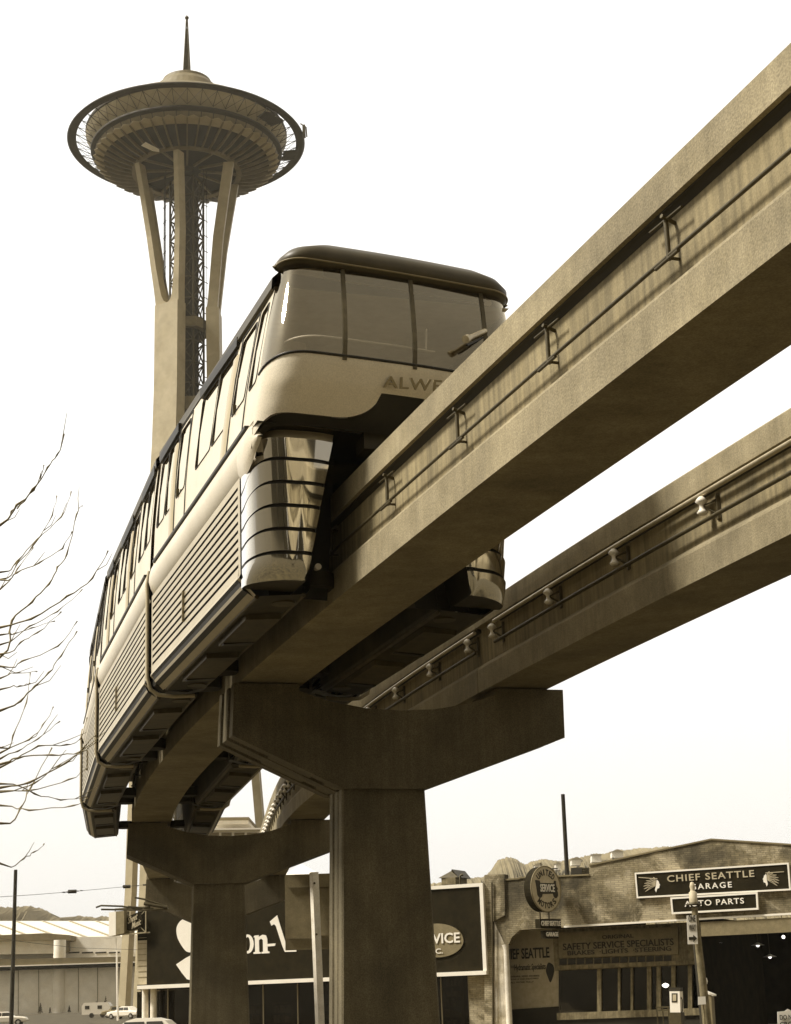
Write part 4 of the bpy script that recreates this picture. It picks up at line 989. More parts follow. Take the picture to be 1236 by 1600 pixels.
def head(cx, cy, s_, par):
    face = [(0, -7), (3.5, -4), (4.2, -1), (6, 2), (4.5, 3), (5, 5), (4, 7), (1, 8), (-1, 14), (-3, 10), (-1.5, 4)]
    mb = MB(); quad(mb, [(cx+s_*x*.9, cy+y*.95) for x, y in face], .19, .03); mb.build('painted_face', M_white, par)
    mb = MB()
    for k in range(7):
        a = rad(195-k*14) if False else rad(100+k*17); L_ = 20-abs(k-2)*1.0
        x0, y0 = cx-s_*1, cy-3+k*.9; x1 = cx+s_*math.cos(a)*L_*1.05-s_*2; y1 = y0-math.sin(a)*L_*.42+k*1.2
        xm, ym = (x0+x1)/2, (y0+y1)/2-1.8
        ol = [(x0, y0), (xm, ym-.7), (x1, y1), (xm, ym+1.6)]
        A = [fp(x, y, .19) for x, y in ol]
        for i in range(4): mb.bar(A[i], A[(i+1) % 4], .018, .018, FN)
    mb.bar(fp(cx+s_*1, cy-8, .19), fp(cx-s_*28, cy-10, .19), .03, .03, FN)
    mb.build('feather_outlines', M_cream, par)
head(1026, 1381, 1, sb); head(1197, 1372, -1, sb)
sg = thing('parts_sign', fp(1115, 1428, .2), 'small dark auto parts sign with white frame hung below the big garage sign', 'sign')
mb = MB(); q_ = [(1050, 1405), (1181, 1397), (1182, 1418.5), (1052, 1425.5)]; quad(mb, q_, .20, .15); sb = mb.build('board', M_sign, sg)
frame(q_, .08, .24, sg)
ftext('AUTO PARTS', (1070, 1417), (1163, 1412), 9, M_white, 'sign_lettering', sb, .225, bold=.014, spacing=1.15)
# round blade sign
rn = V((.70, -.71, 0)).normalized(); rr_ = V((.71, .70, 0)).normalized(); cz_ = fp(852.6, 1389, 1.4)
sg = thing('round_sign', cz_, 'round united motors service sign with an old car outline over the garage corner', 'sign')
pxm = (fp(852, 1360, 1.4)-fp(852, 1389, 1.4)).length/29
R_ = 35.5*pxm
def disc(r0, d0, d1, n=40, ax=1.):
    mb = MB(); A = [cz_+rr_*math.cos(2*math.pi*i/n)*r0*ax+V((0, 0, math.sin(2*math.pi*i/n)*r0))+rn*d1 for i in range(n)]
    mb.prism(A, -rn*(d1-d0)); return mb
disc(R_, -.42, -.001).build('drum', M_sign, sg); fc = disc(R_*.985, 0, .03).build('face', M_cream, sg)
mb = MB(); A = [cz_+rr_*math.cos(2*math.pi*i/40)*R_+V((0, 0, math.sin(2*math.pi*i/40)*R_))+rn*.02 for i in range(41)]; mb.tube(A+[A[1]], .035, 6, cap=False); mb.build('rim', M_signb, sg)
def rt(body, cx, cz, w_, h_, m_=M_ink, name='sign_lettering', arc=0, **k):
    if not arc: return text(body, cz_+rr_*(cx-w_/2)+V((0, 0, cz-h_/2))+rn*.035, rr_, (0, 0, 1), w_, h_, m_, name, fc, depth=.015, **k)
    for i, ch in enumerate(body):
        a = rad(90)-arc*(i-(len(body)-1)/2)/(len(body)-1)*1.0 if arc > 0 else rad(-90)-arc*(i-(len(body)-1)/2)/(len(body)-1)
        c = cz_+rr_*math.cos(a)*R_*.73+V((0, 0, math.sin(a)*R_*.73))+rn*.035
        t_ = a-rad(90) if arc > 0 else a+rad(90)
        rv = rr_*math.cos(t_)+V((0, 0, math.sin(t_))); uv = -rr_*math.sin(t_)+V((0, 0, math.cos(t_)))
        ww = w_*(.35 if ch == 'I' else 1); text(ch, c-rv*ww/2-uv*h_/2, rv, uv, ww, h_, m_, name, fc, depth=.015, **k)
rt('UNITED', 0, 0, R_*.17, R_*.27, arc=rad(86), bold=.02); rt('MOTORS', 0, 0, R_*.18, R_*.27, arc=rad(-86), bold=.02)
mb = MB()      # old car outline: hood and body bar with two wheels
def rp(x, z, d_=.04): return cz_+rr_*x*R_+V((0, 0, z*R_))+rn*d_
mb.prism([rp(x, z) for x, z in ((-.72, .38), (-.42, .36), (-.38, .26), (.52, .26), (.58, .38), (.70, .36), (.70, .16), (.80, .02), (.72, -.1), (.62, -.2), (-.5, -.24), (-.62, -.3), (-.66, .05))], -rn*.02)
for c0 in (-.44, .62):
    mb.prism([rp(c0+.17*math.cos(t/16*2*math.pi), -.20+.2*math.sin(t/16*2*math.pi), .044) for t in range(16)], -rn*.02)
mb.build('car_emblem', M_ink, fc)
text('SERVICE', rp(-.42, -.13, .047), rr_, (0, 0, 1), R_*.98, R_*.34, M_white, 'sign_lettering', fc, depth=.015, bold=.02)
mb = MB(); mb.tube([cz_+V((0, 0, R_))-rn*.2, cz_+V((0, 0, R_+.18))-rn*.2], .03, 6); mb.tube([cz_-rn*.3+V((0, 0, R_*.9)), cz_-FN*1.8+V((0, 0, R_*.9+.1))], .03, 6)
for x in (-.25, .35): mb.tube([rp(x, -.9, -.2), rp(x, -1.55, -.2)], .03, 6)
mb.build('bracket', M_rust, sg)
for tx, x0, x1, y0, y1, lb in (('CHIEF SEATTLE', 842, 879, 1436, 1450, 'small neon letter box reading chief seattle, upper of the two under the round sign'), ('GARAGE', 851, 874, 1454, 1466, 'small neon letter box reading garage, lower of the two under the round sign')):
    c = fp((x0+x1)/2, (y0+y1)/2, 1.5); w_ = (x1-x0)*pxm/.74; h_ = (y1-y0)*pxm
    sg = thing('neon_letter_box', c, lb, 'sign', 'neon letter boxes under the round sign')
    mb = MB(); mb.box(c-rn*.15, rr_*w_/2, rn*.15, (0, 0, h_/2)); b_ = mb.build('letter_box', M_sign, sg)
    text(tx, c-rr_*w_*.46-V((0, 0, h_*.26))+rn*.002, rr_, (0, 0, 1), w_*.92, h_*.55, M_white, 'sign_lettering', b_, depth=.03, bold=.025)
mb = MB()
# pendant lamps inside
for k, (x, y, dn, lb) in enumerate(((1112, 1473, -4, 'wide flat pendant lamp nearest the left side of the garage doorway'), (1184, 1476, -6, 'upper right conical pendant lamp in the dark garage'), (1203, 1494, -8, 'lower right conical pendant lamp in the dark garage'), (1139, 1497, -7, 'bare glowing bulb hanging in the middle of the dark garage'), (1224, 1463, -6, 'tiny glowing bulb high near the right edge of the garage'))):
    c = fp(x, y, dn); t_ = thing('pendant_lamp', c, lb, 'lamp', 'lamps hanging inside the garage')
    mb = MB(); mb.tube([c+V((0, 0, .1)), V((c.x, c.y, 5.34))], .012, 5); mb.build('cord', M_rust, t_)
    if k < 3:
        mb = MB(); mb.lathe([(.05, .1), (.12, .05), (.32 if k else .5, -.03)], c, 18); mb.build('lamp_shade', M_white, t_, fix=False)
    mb = MB(); r_ = .09 if k != 3 else .14; mb.lathe([(0, r_), (r_*.7, r_*.7), (r_, 0), (r_*.7, -r_*.7), (0, -r_)], c-V((0, 0, .03)), 12); mb.build('bulb', M_lamp, t_)
c = fp(1040, 1540, 1.0); t_ = thing('flood_lamp', c, 'small bright lamp beside the top of the fuel pump', 'lamp')
mb = MB(); mb.lathe([(0, .11), (.13, .06), (.16, 0), (.08, -.08), (0, -.1)], c, 12); mb.build('bulb', M_lamp, t_)
mb = MB(); mb.tube([c+V((.05, 0, -.05)), c+V((.3, .2, -.1)), V((c.x+.3, c.y+.2, 0))], .025, 6); mb.build('lamp_stem', M_rust, t_)
# fuel pump
pc = fp(1055, 1565, 1.5); sc_ = (fp(1055, 1540, 1.5)-fp(1055, 1565, 1.5)).length/25
t_ = thing('fuel_pump', (pc.x, pc.y, 0), 'white fuel pump with dark head standing before the service bay', 'fuel pump')
def bxp(x0, x1, y0, y1, d0, d1, m_, nm, par, zfloor=None):
    mb = MB(); A = [fp(x, y, d1) for x, y in ((x0, y1), (x1, y1), (x1, y0), (x0, y0))]
    if zfloor is not None: A[0].z = zfloor; A[1].z = zfloor
    mb.prism(A, -FN*(d1-d0)); return mb.build(nm, m_, par)
pb = bxp(1046, 1062, 1549, 1582, 1.2, 1.7, M_white, 'pump_cabinet', t_, 0.1); bxp(1045, 1063, 1543, 1549, 1.25, 1.65, M_ink, 'pump_head', t_); bxp(1049.5, 1058, 1552, 1566, 1.7, 1.72, M_ink, 'pump_dial', pb); bxp(1051, 1056.5, 1554, 1564, 1.725, 1.735, M_cream, 'dial_face', pb)
bxp(1044.5, 1063.5, 1582, 1588, 1.15, 1.75, M_rust, 'pump_base', t_, 0)
mb = MB(); mb.tube([fp(1062.5, 1556, 1.5), fp(1066, 1562, 1.6), fp(1066, 1580, 1.6), fp(1063, 1586, 1.6)], .025, 6); mb.build('hose', M_ink, t_)
t_ = thing('rack', fp(1036, 1580, 1.3), 'low dark rack standing left of the fuel pump', 'rack')
mb = MB(); 
for y in (1574, 1579): mb.bar(fp(1025, y, 1.3), fp(1045, y-.7, 1.3), .05, .06)
for x in (1026, 1035, 1044): p_ = fp(x, 1573, 1.3); mb.bar(p_, V((p_.x, p_.y, 0)), .05, .05, (0, 1, 0))
mb.build('rack_frame', M_rust, t_)
# roof vent box
t_ = thing('roof_vent', fp(908, 1368, -2), 'dark slatted vent box on the garage roof beside the tall pole', 'vent')
mb = MB(); quad(mb, [(892, 1356), (909, 1355), (909, 1370), (892, 1370)], -2, 1); mb.build('vent_box', M_ink, t_)
mb = MB()
for k in range(4): quad(mb, [(909.5, 1356+k*3), (921, 1355.5+k*3), (921, 1357+k*3), (909.5, 1357.5+k*3)], -2, 1)
mb.build('slats', M_rust, t_)

# ================================================================== POSTS, POLES AND WIRES
def gpt(x, y, Y): return at_y(x, y, Y)
def post(name, label, cat, top, bot, Y, r0, r1, m_, n=10, group=None, part='pole'):
    a = gpt(*top, Y); b = gpt(*bot, Y); g_ = gz(b.x, Y); d = (a-b)/(a.z-b.z); f0 = b+d*(g_-.3-b.z)
    t_ = thing(name, (f0.x, f0.y, g_), label, cat, group)
    mb = MB(); mb.tube([f0, (f0+a)/2, a], [r0, (r0+r1)/2, r1], n); mb.build(part, m_, t_); return t_, a
# big sign seen from behind on a whitewashed square post
Y_ = 58
t_ = thing('roadside_sign', (gpt(497, 1560, Y_).x, Y_, 0), 'blank brown back of a large sign on a tall whitewashed post beside the nearest pylon', 'sign')
a = gpt(490.5, 1363, Y_); b = gpt(500, 1600, Y_); d = (a-b)/(a.z-b.z); f0 = b+d*(-.3-b.z)
mb = MB(); mb.bar(f0, a, .23, .23, (-.5, .87, 0)); mb.build('post', M_post, t_)
mb = MB(); A = [gpt(x, y, Y_+.25) for x, y in ((446, 1485), (562, 1481), (561, 1363), (445, 1367))]; mb.prism(A, (0, .12, 0)); pnl = mb.build('panel', M_signb, t_)
for y in (1385, 1465): mb = MB(); mb.bar(gpt(450, y, Y_+.20), gpt(558, y-2, Y_+.20), .06, .08); mb.build('batten', M_signb, pnl)
mb = MB()
for y in (1380, 1460): c = gpt(491.5+(y-1380)*.04, y, Y_-.115); mb.cyl(c+V((0, .02, 0)), c+V((0, -.06, 0)), .035, 8)
mb.build('bolt', M_rust, t_)
# tall pole behind the garage
post('utility_pole', 'tall thin dark pole rising behind the garage roof', 'pole', (879.5, 1241), (887, 1380), 112, .17, .13, M_pwood)
t2, pa = post('utility_pole', 'thick dark pole at the far left in front of the pale hall', 'pole', (24.5, 1359), (18, 1583), 150, .19, .15, M_pwood)
# thin white street lamp
t_, a = post('street_lamp', 'slim pale street lamp in front of the long white wall', 'lamp', (182, 1466), (184, 1580), 200, .13, .09, M_white)
mb = MB(); mb.prism([a+V((-1.3, -.3, 0)), a+V((.35, -.3, .1)), a+V((.5, -.3, .5)), a+V((-.4, -.3, .35))], (0, .6, 0)); mb.build('lamp_head', M_white, t_)
# one way pole with alarm beacon
Y_ = 60
t_, a = post('beacon_post', 'weathered kerb post with a white beacon on top and a one way sign', 'post', (1085, 1418), (1105, 1600), Y_, .17, .11, M_wood)
k_ = Y_/FPX*.97
mb = MB(); c = gpt(1084, 1414, Y_)
mb.lathe([(0, 0), (.27, 0), (.28, .03), (.15, .07), (.15, .08)], c, 18); mb.build('beacon_base', M_rust, t_)
mb = MB(); mb.lathe([(.14, .08), (.14, .42), (.10, .44), (.075, .5), (.095, .62), (.06, .76), (0, .78)], c, 18); mb.build('beacon_lantern', M_cream, t_)
mb = MB(); A = [gpt(x, y, Y_-.2) for x, y in ((1075, 1475.5), (1090.5, 1475), (1088, 1430), (1073, 1430.5))]; mb.prism(A, (0, .03, 0)); ow_ = mb.build('one_way_plate', M_white, t_)
rv = (A[1]-A[0]).normalized(); uv = (A[3]-A[0]).normalized()
text('ONE', A[0]+rv*.055+uv*.74+V((0, -.004, 0)), rv, uv, .24, .22, M_ink, 'sign_lettering', ow_, depth=.01, bold=.01)
text('WAY', A[0]+rv*.055+uv*.44+V((0, -.004, 0)), rv, uv, .24, .22, M_ink, 'sign_lettering', ow_, depth=.01, bold=.01)
mb = MB(); o_ = A[0]+rv*.04+uv*.19+V((0, -.012, 0))
mb.prism([o_+rv*x+uv*y for x, y in ((0, -.05), (.15, -.05), (.15, -.12), (.28, 0), (.15, .12), (.15, .05), (0, .05))], (0, .01, 0)); mb.build('arrow', M_ink, ow_)
# second darker pole right behind it
post('utility_pole', 'dark square-cut pole directly behind the one way post', 'pole', (1089, 1470), (1102, 1600), 66, .20, .17, M_pwood)
# small hut sign and lamp right of the pole
t_ = thing('notice_post', (gpt(1097, 1590, 58).x, 58, 0), 'small blank white notice fixed low on a thin post beside the one way post', 'notice')
mb = MB(); A = [gpt(x, y, 57.6) for x, y in ((1091, 1570), (1103, 1569), (1102.5, 1557), (1091, 1557.5))]; mb.prism(A, (0, .03, 0)); mb.build('notice', M_white, t_)
mb = MB(); b = gpt(1098, 1560, 57.66); mb.tube([V((b.x, b.y, 0)), b], .03, 6); mb.build('post', M_wood, t_)
t_ = thing('kiosk', fp(1106, 1585, .8)*1, 'narrow kiosk with a white sloping lid in front of the garage doorway', 'kiosk'); 
mb = MB(); A = [fp(x, y, 1.0) for x, y in ((1097, 1583), (1112, 1582), (1111, 1554), (1097, 1548))]; A[0].z = 0; A[1].z = 0; mb.prism(A, -FN*.5); mb.build('cabinet', M_signb, t_)
mb = MB(); A = [fp(x, y, 1.05) for x, y in ((1096, 1549.5), (1114, 1556.5), (1114, 1554), (1096, 1546.5))]; mb.prism(A, -FN*.6); mb.build('lid', M_white, t_)
t_ = thing('globe_lamp', fp(1101, 1536, 1.2), 'white globe lamp on a stem by the left edge of the garage doorway', 'lamp')
c = fp(1101, 1533, 1.2); mb = MB(); mb.lathe([(0, .17), (.10, .13), (.14, 0), (.10, -.13), (.04, -.2), (0, -.2)], c, 14); mb.build('globe', M_white, t_)
mb = MB(); mb.tube([c-V((0, 0, .18)), V((c.x, c.y, 0))], .03, 6); mb.build('stem', M_rust, t_)
# do not cross sign
Y_ = 38; t_ = thing('crossing_sign', (gpt(1234, 1600, Y_).x, Y_, 0), 'white do not cross here sign poking up at the bottom right corner', 'sign')
mb = MB(); A = [gpt(x, y, Y_) for x, y in ((1216, 1626), (1252, 1625), (1251, 1579), (1236, 1579), (1231, 1576.5), (1226, 1580), (1215, 1581))]; mb.prism(A, (0, .03, 0)); pl_ = mb.build('plate', M_white, t_)
rv = (A[1]-A[0]).normalized(); o_ = gpt(1218, 1594, Y_-.01)
for k, s_ in enumerate(('DO NOT', 'CROSS', 'HERE')): text(s_, gpt(1219, 1593.5+k*11, Y_-.012), rv, V((0, 0, 1)), .40, .10, M_ink, 'sign_lettering', pl_, depth=.01, bold=.01)
mb = MB(); b = gpt(1234, 1600, Y_+.06); mb.tube([V((b.x, b.y, 0)), b], .035, 8); mb.build('post', M_wood, t_)
# overhead wire with insulators
def wire(name, pts, Y, r_, label, blobs=()):
    t_ = thing(name, gpt(pts[0][0], pts[0][1], Y), label, 'wire')
    mb = MB(); mb.tube([gpt(x, y, Y+(x/12.)) for x, y in pts], r_, 5); mb.build('wire', M_rust, t_)
    for x, y, s_ in blobs:
        mb = MB(); c = gpt(x, y, Y+x/12.); mb.tube([c-V((s_, 0, 0)), c+V((s_, 0, 0))], s_*.45, 8); mb.build('strain_insulator', M_ink, t_)
wire('trolley_wire', [(-40, 1404), (60, 1397.5), (120, 1392.5), (190, 1386), (262, 1379)], 62, .010, 'thin overhead wire with black insulators crossing to the middle pylon', ((100, 1394.3, .06), (106, 1393.8, .06), (113, 1393, .17), (121, 1392.3, .05), (127, 1391.6, .05), (198, 1385.3, .17), (215, 1384, .05), (226, 1382.7, .08), (232, 1382, .06)))
wire('trolley_wire', [(-40, 1461), (40, 1472), (120, 1481), (215, 1484)], 90, .012, 'faint sagging overhead wire in front of the pale hall roofs')
t_ = thing('lamp_bracket', gpt(255, 1421, 66), 'pale street light arm with long thin brackets reaching left from the far pylon', 'bracket')
mb = MB(); mb.prism([gpt(224, 1421.5, 66), gpt(262, 1419.5, 66), gpt(240, 1413, 66), gpt(228, 1417, 66)], (0, .3, 0)); mb.build('lamp_hood', M_steel, t_)
mb = MB()
for l in ([(150, 1418), (158, 1415), (190, 1416), (215, 1420), (235, 1417)], [(200, 1416.5), (240, 1420)], [(211, 1402.5), (225, 1405), (262, 1417)], [(225, 1412), (262, 1418)], [(158, 1421), (225, 1422), (262, 1421)]): mb.tube([gpt(x, y, 66) for x, y in l], .035 if l[0][0] != 225 else .07, 6)
mb.build('arm', M_rust, t_)

# ================================================================== FAR LEFT: HALL, ROOFS, CARS
def fq(mb, pts, Y, th_): return mb.prism([gpt(x, y, Y) for x, y in pts], (0, th_, 0))
HA = thing('exhibition_hall', gpt(90, 1583, 320), 'long white panelled hall wall with a brown roof band at the far left', 'building')
mb = MB(); fq(mb, [(-60, 1600), (270, 1590), (270, 1508), (-60, 1519)], 320, 20); w1 = mb.build('white_wall', M_hall, HA)
mb = MB(); mb.lathe([(1.1, -12), (1.1, 4.6)], gpt(92, 1545, 320)+V((0, 0, 4)), 20); mb.build('round_pilaster', M_hall, w1, fix=False)
for x in (-30, 28, 60, 122, 152, 185, 210): mb = MB(); fq(mb, [(x, 1592), (x+.8, 1592), (x+.8, 1512), (x, 1512)], 319.9, .15); mb.build('panel_joint', M_halld, w1)
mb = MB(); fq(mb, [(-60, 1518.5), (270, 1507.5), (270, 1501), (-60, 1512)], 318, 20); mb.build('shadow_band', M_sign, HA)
mb = MB(); fq(mb, [(-60, 1511.5), (270, 1500.5), (270, 1493), (-60, 1500)], 317, 22); mb.build('brown_fascia', M_halld, HA)
mb = MB(); fq(mb, [(-60, 1512.8), (270, 1502.3), (270, 1500.6), (-60, 1511)], 316.8, .2); mb.build('white_trim', M_white, HA)
for k in range(5): 
    mb = MB(); x = 107+k*21; fq(mb, [(x, 1489.8), (x+17, 1489), (x+17, 1487), (x, 1487.8)], 331.9, .3); mb.build('clerestory_slot', M_sign, HA)
mb = MB(); fq(mb, [(-60, 1500), (270, 1493), (270, 1462), (110, 1464), (110, 1486), (-60, 1490)], 332, 20); mb.build('upper_wall', M_hall, HA)
HB2 = thing('flat_roof_pavilion', gpt(60, 1490, 345), 'pavilion with a thick brown flat roof slab above the white hall', 'building')
mb = MB(); fq(mb, [(-40, 1463), (70, 1458), (109, 1461), (109, 1469), (100, 1470), (99, 1487), (84, 1487), (84, 1469), (-40, 1471)], 326, 18); mb.build('roof_slab', M_halld, HB2)
mb = MB(); fq(mb, [(-40, 1492), (84, 1490), (84, 1468), (-40, 1470)], 328, 12); mb.build('pavilion_wall', M_hall, HB2)
HC = thing('stadium_roof', gpt(90, 1462, 420), 'wide pale sloping roof with dark seams below the wooded hill', 'building')
mb = MB(); A = [gpt(-80, 1466, 400), gpt(300, 1466, 400), gpt(300, 1439, 520), gpt(-80, 1439, 520)]; mb.prism(A, (0, 0, -3)); mb.build('roof', M_hroof, HC)
mb = MB()
for k in range(9):
    a = gpt(-60+k*42, 1439.3, 518)+V((0, 0, .1)); b = gpt(-60+k*42+70, 1465.5, 401)+V((0, 0, .1)); mb.bar(a, b, .5, .3)
mb.build('seam', M_dk2, HC)
mb = MB(); fq(mb, [(-80, 1500), (300, 1500), (300, 1470), (-80, 1470)], 402, 80); mb.build('stadium_wall', M_hall, HC)
# building seen under the beams
HD = thing('flat_roofed_block', gpt(360, 1580, 190), 'pale flat-roofed block glimpsed between the two pylons under the train', 'building')
mb = MB(); fq(mb, [(322, 1600), (408, 1600), (405, 1296), (322, 1297)], 190, 15); mb.build('block_wall', M_hall, HD)
mb = MB(); fq(mb, [(320, 1297), (410, 1295.8), (410, 1293.5), (320, 1294.5)], 189, 17); mb.build('cornice', M_white, HD)
mb = MB(); fq(mb, [(324, 1288), (388, 1287), (388, 1278.5), (324, 1279)], 194, 10); mb.build('penthouse', M_hall, HD)
mb = MB(); fq(mb, [(322, 1281), (389, 1280.2), (389, 1276.6), (322, 1277.3)], 193, 12); mb.build('penthouse_roof', M_halld, HD)
for k in range(4):
    mb = MB(); x = 326+k*20; fq(mb, [(x, 1311), (x+16, 1311), (x+16, 1301), (x, 1301)], 189.95, .2); mb.build('window', M_dk2, HD)
HE = thing('peaked_pavilion', gpt(465, 1380, 230), 'small pale pointed canopy roof above the store, beside the whitewashed post', 'canopy')
mb = MB(); a = gpt(471, 1350, 235); bs = [gpt(430, 1376, 228), gpt(515, 1374, 228), gpt(515, 1374, 246), gpt(430, 1376, 246)]
mb.add(bs+[a], [(0, 1, 4), (1, 2, 4), (2, 3, 4), (3, 0, 4), (3, 2, 1, 0)]); mb.build('canopy_roof', M_hall, HE)
mb = MB()
for p_ in bs: mb.bar(V((p_.x, p_.y, 2)), p_, .3, .3, (0, 1, 0))
mb.build('canopy_post', M_dk2, HE)

def car(loc, hd, m_, label, name='parked_car'):
    """1950s saloon, length along local x"""
    t_ = thing(name, loc, label, 'car', 'cars parked on the far side'); L_ = V((math.cos(hd), math.sin(hd), 0)); S_ = V((-math.sin(hd), math.cos(hd), 0)); U_ = V((0, 0, 1)); o = V(loc)
    def q(x, y, z): return o+L_*x+S_*y+U_*z
    sec = [(-2.4, .45, .62, .70), (-2.3, .38, .85, .82), (-1.7, .32, .95, .88), (-.6, .30, .98, .90), (.8, .30, .98, .90), (1.7, .32, .92, .88), (2.25, .38, .82, .82), (2.4, .45, .60, .70)]
    mb = MB(); rg = []
    for x, z0, z1, w_ in sec: rg.append([q(x, -w_*.92, z0), q(x, -w_, z0+.12), q(x, -w_, z1-.12), q(x, -w_*.88, z1), q(x, w_*.88, z1), q(x, w_, z1-.12), q(x, w_, z0+.12), q(x, w_*.92, z0)])
    mb.rings(rg, caps=True, smooth=False); b_ = mb.build('body', m_, t_)
    mb = MB(); cs = [(-1.45, .95, .74), (-1.0, 1.36, .62), (-.6, 1.46, .60), (.1, 1.47, .60), (.45, 1.38, .62), (1.0, .97, .74)]
    mb.rings([[q(x, -.78, .93), q(x, -w_, z), q(x, w_, z), q(x, .78, .93)] for x, z, w_ in cs], closed=True, caps=True); mb.build('roof', m_, b_)
    for s_ in (-1, 1):
        for xa, xb in ((-1.05, -.32), (-.22, .5)):
            mb = MB(); mb.prism([q(xa, s_*.77, 1.0), q(xb+(.15 if xb > 0 else 0), s_*.77, 1.0), q(xb, s_*.65, 1.34), q(xa+(.15 if xa < -.5 else 0), s_*.65, 1.34)], S_*s_*.03); mb.build('side_window', M_ink, b_)
    for s_, x in ((-1, -1.28), (1, .78)):
        mb = MB(); mb.prism([q(x-s_*.05, -.62, 1.04), q(x-s_*.05, .62, 1.04), q(x-s_*.32, .52, 1.34), q(x-s_*.32, -.52, 1.34)], L_*s_*.04); mb.build('windscreen', M_ink, b_)
    for x in (-1.5, 1.5):
        for s_ in (-1, 1):
            mb = MB(); mb.cyl(q(x, s_*.70, .33), q(x, s_*.90, .33), .33, 18); w_ = mb.build('wheel', M_tyre, t_)
            mb = MB(); mb.cyl(q(x, s_*.905, .33), q(x, s_*.92, .33), .17, 14); mb.build('hubcap', M_chrome, w_)
    for x in (-2.42, 2.42):
        mb = MB(); mb.box(q(x, 0, .5), S_*.85, L_*.05, U_*.06); mb.build('bumper', M_chrome, t_)
def cp(x, y, Y, dz=0): 
    p = gpt(x, y, Y); p.z = gz(p.x, Y); return p
car(cp(222, 1590, 66), rad(176), M_car, 'white car whose roof shows at the foot of the store, nearest of the parked cars')
car(cp(196, 1580, 215), rad(150), M_car, 'white saloon parked behind the nearest white car')
car(cp(186, 1575, 235), rad(10), M_carg, 'grey car parked behind the white saloon, right of the camper trailer')
car(cp(8, 1588, 190), rad(5), M_car, 'pale car at the left edge in front of the tall dark pole')
# camper trailer
c = cp(152, 1580, 240); t_ = thing('camper_trailer', c, 'long white camper trailer with two small dark windows parked by the hall', 'trailer')
mb = MB(); pr = [(-1.9, .45), (-1.95, 1.6), (-1.6, 2.0), (1.6, 2.0), (1.95, 1.5), (1.9, .45)]; mb.prism([c+V((x, -1, z)) for x, z in pr], (0, 2, 0)); b_ = mb.build('trailer_body', M_car, t_)
for x in (-1.2, .5): mb = MB(); mb.ab(c.x+x-.3, c.x+x+.3, c.y-1.02, c.y-.99, c.z+1.15, c.z+1.6); mb.build('window', M_ink, b_)
for x in (-.6, .9): mb = MB(); mb.cyl(c+V((x, -1.0, .33)), c+V((x, -.8, .33)), .32, 14); mb.build('wheel', M_tyre, t_)
# young conifers along the hall
random.seed(5)
def conifer(loc, h, label):
    t_ = thing('young_conifer', loc, label, 'conifer', 'young conifers along the hall wall')
    mb = MB(); mb.tube([V(loc), V(loc)+V((0, 0, h))], [h*.03, .01], 6); mb.build('trunk', M_bark, t_)
    mb = MB()
    for k in range(150):
        z = h*(.12+.86*random.random()**.8); r_ = (h-z)*.30*random.uniform(.5, 1.1)+.03; a = random.uniform(0, 6.28); d = V((math.cos(a), math.sin(a), -.25)); s_ = V((-math.sin(a), math.cos(a), 0))
        p_ = V(loc)+V((0, 0, z)); e = p_+d*r_; mb.add([p_+s_*.04, p_-s_*.04, e-s_*.07-V((0, 0, .04)), e+s_*.07+V((0, 0, .04))], [(0, 1, 2, 3)])
    mb.build('crown', M_leaf, t_, fix=False)
for x, h, nm in ((63, 1.9, 'dark young conifer against the white wall, leftmost of the row'), (78, 1.1, 'short young conifer just left of the round pilaster'), (108, 1.3, 'small conifer just right of the round pilaster'), (133, 1.5, 'young conifer rising above the left end of the camper trailer'), (150, 1.9, 'pointed conifer above the middle of the camper trailer'), (165, 2.7, 'tallest young conifer, behind the right end of the camper trailer'), (174, 1.4, 'small conifer beside the slim pale street lamp')):
    p = gpt(x, 1583, 305); p.z = gz(p.x, 305); conifer(p, h*.95, nm)
# hills
def hill(name, pts, Y, depth, seed, m_=None):
    random.seed(seed); mb = MB(); xs = np.arange(pts[0][0], pts[-1][0]+.1, 1.2); rg = []
    px = [p[0] for p in pts]; py = [p[1] for p in pts]
    top = []
    h = 0
    for x in xs:
        h = h*.82+random.uniform(-1, 1); top.append(float(np.interp(x, px, py))+h*.8+random.uniform(-.7, .7))
    for fr, up in ((-1, 0), (-.6, .45), (-.25, .85), (0, 1), (.4, .9), (1, 0)):
        row = []; q1 = 0
        for x, y in zip(xs, top):
            p = gpt(x, y, Y); q1 = q1*.85+random.uniform(-1, 1)*(3.5 if 0 < up < 1 else 0); p.z += q1; row.append(V((p.x, Y+fr*depth, 1+(p.z-1)*up)))
        rg.append(row)
    mb.rings(rg, closed=False); return tag(mb.build(name, m_ or M_hill, fix=False), kind='structure')
hill('wooded_hill', [(-120, 1424), (-20, 1418), (40, 1416), (66, 1419), (84, 1431), (100, 1436), (125, 1431), (150, 1433), (200, 1430), (260, 1440), (360, 1450)], 1200, 220, 1)
hill('far_hill', [(640, 1384), (700, 1376), (755, 1371), (768, 1360), (778, 1345), (792, 1338), (806, 1342), (820, 1350), (830, 1345), (850, 1343), (866, 1345), (880, 1344), (920, 1336), (960, 1331), (1000, 1325), (1060, 1322), (1120, 1330), (1260, 1340)], 1300, 240, 2)
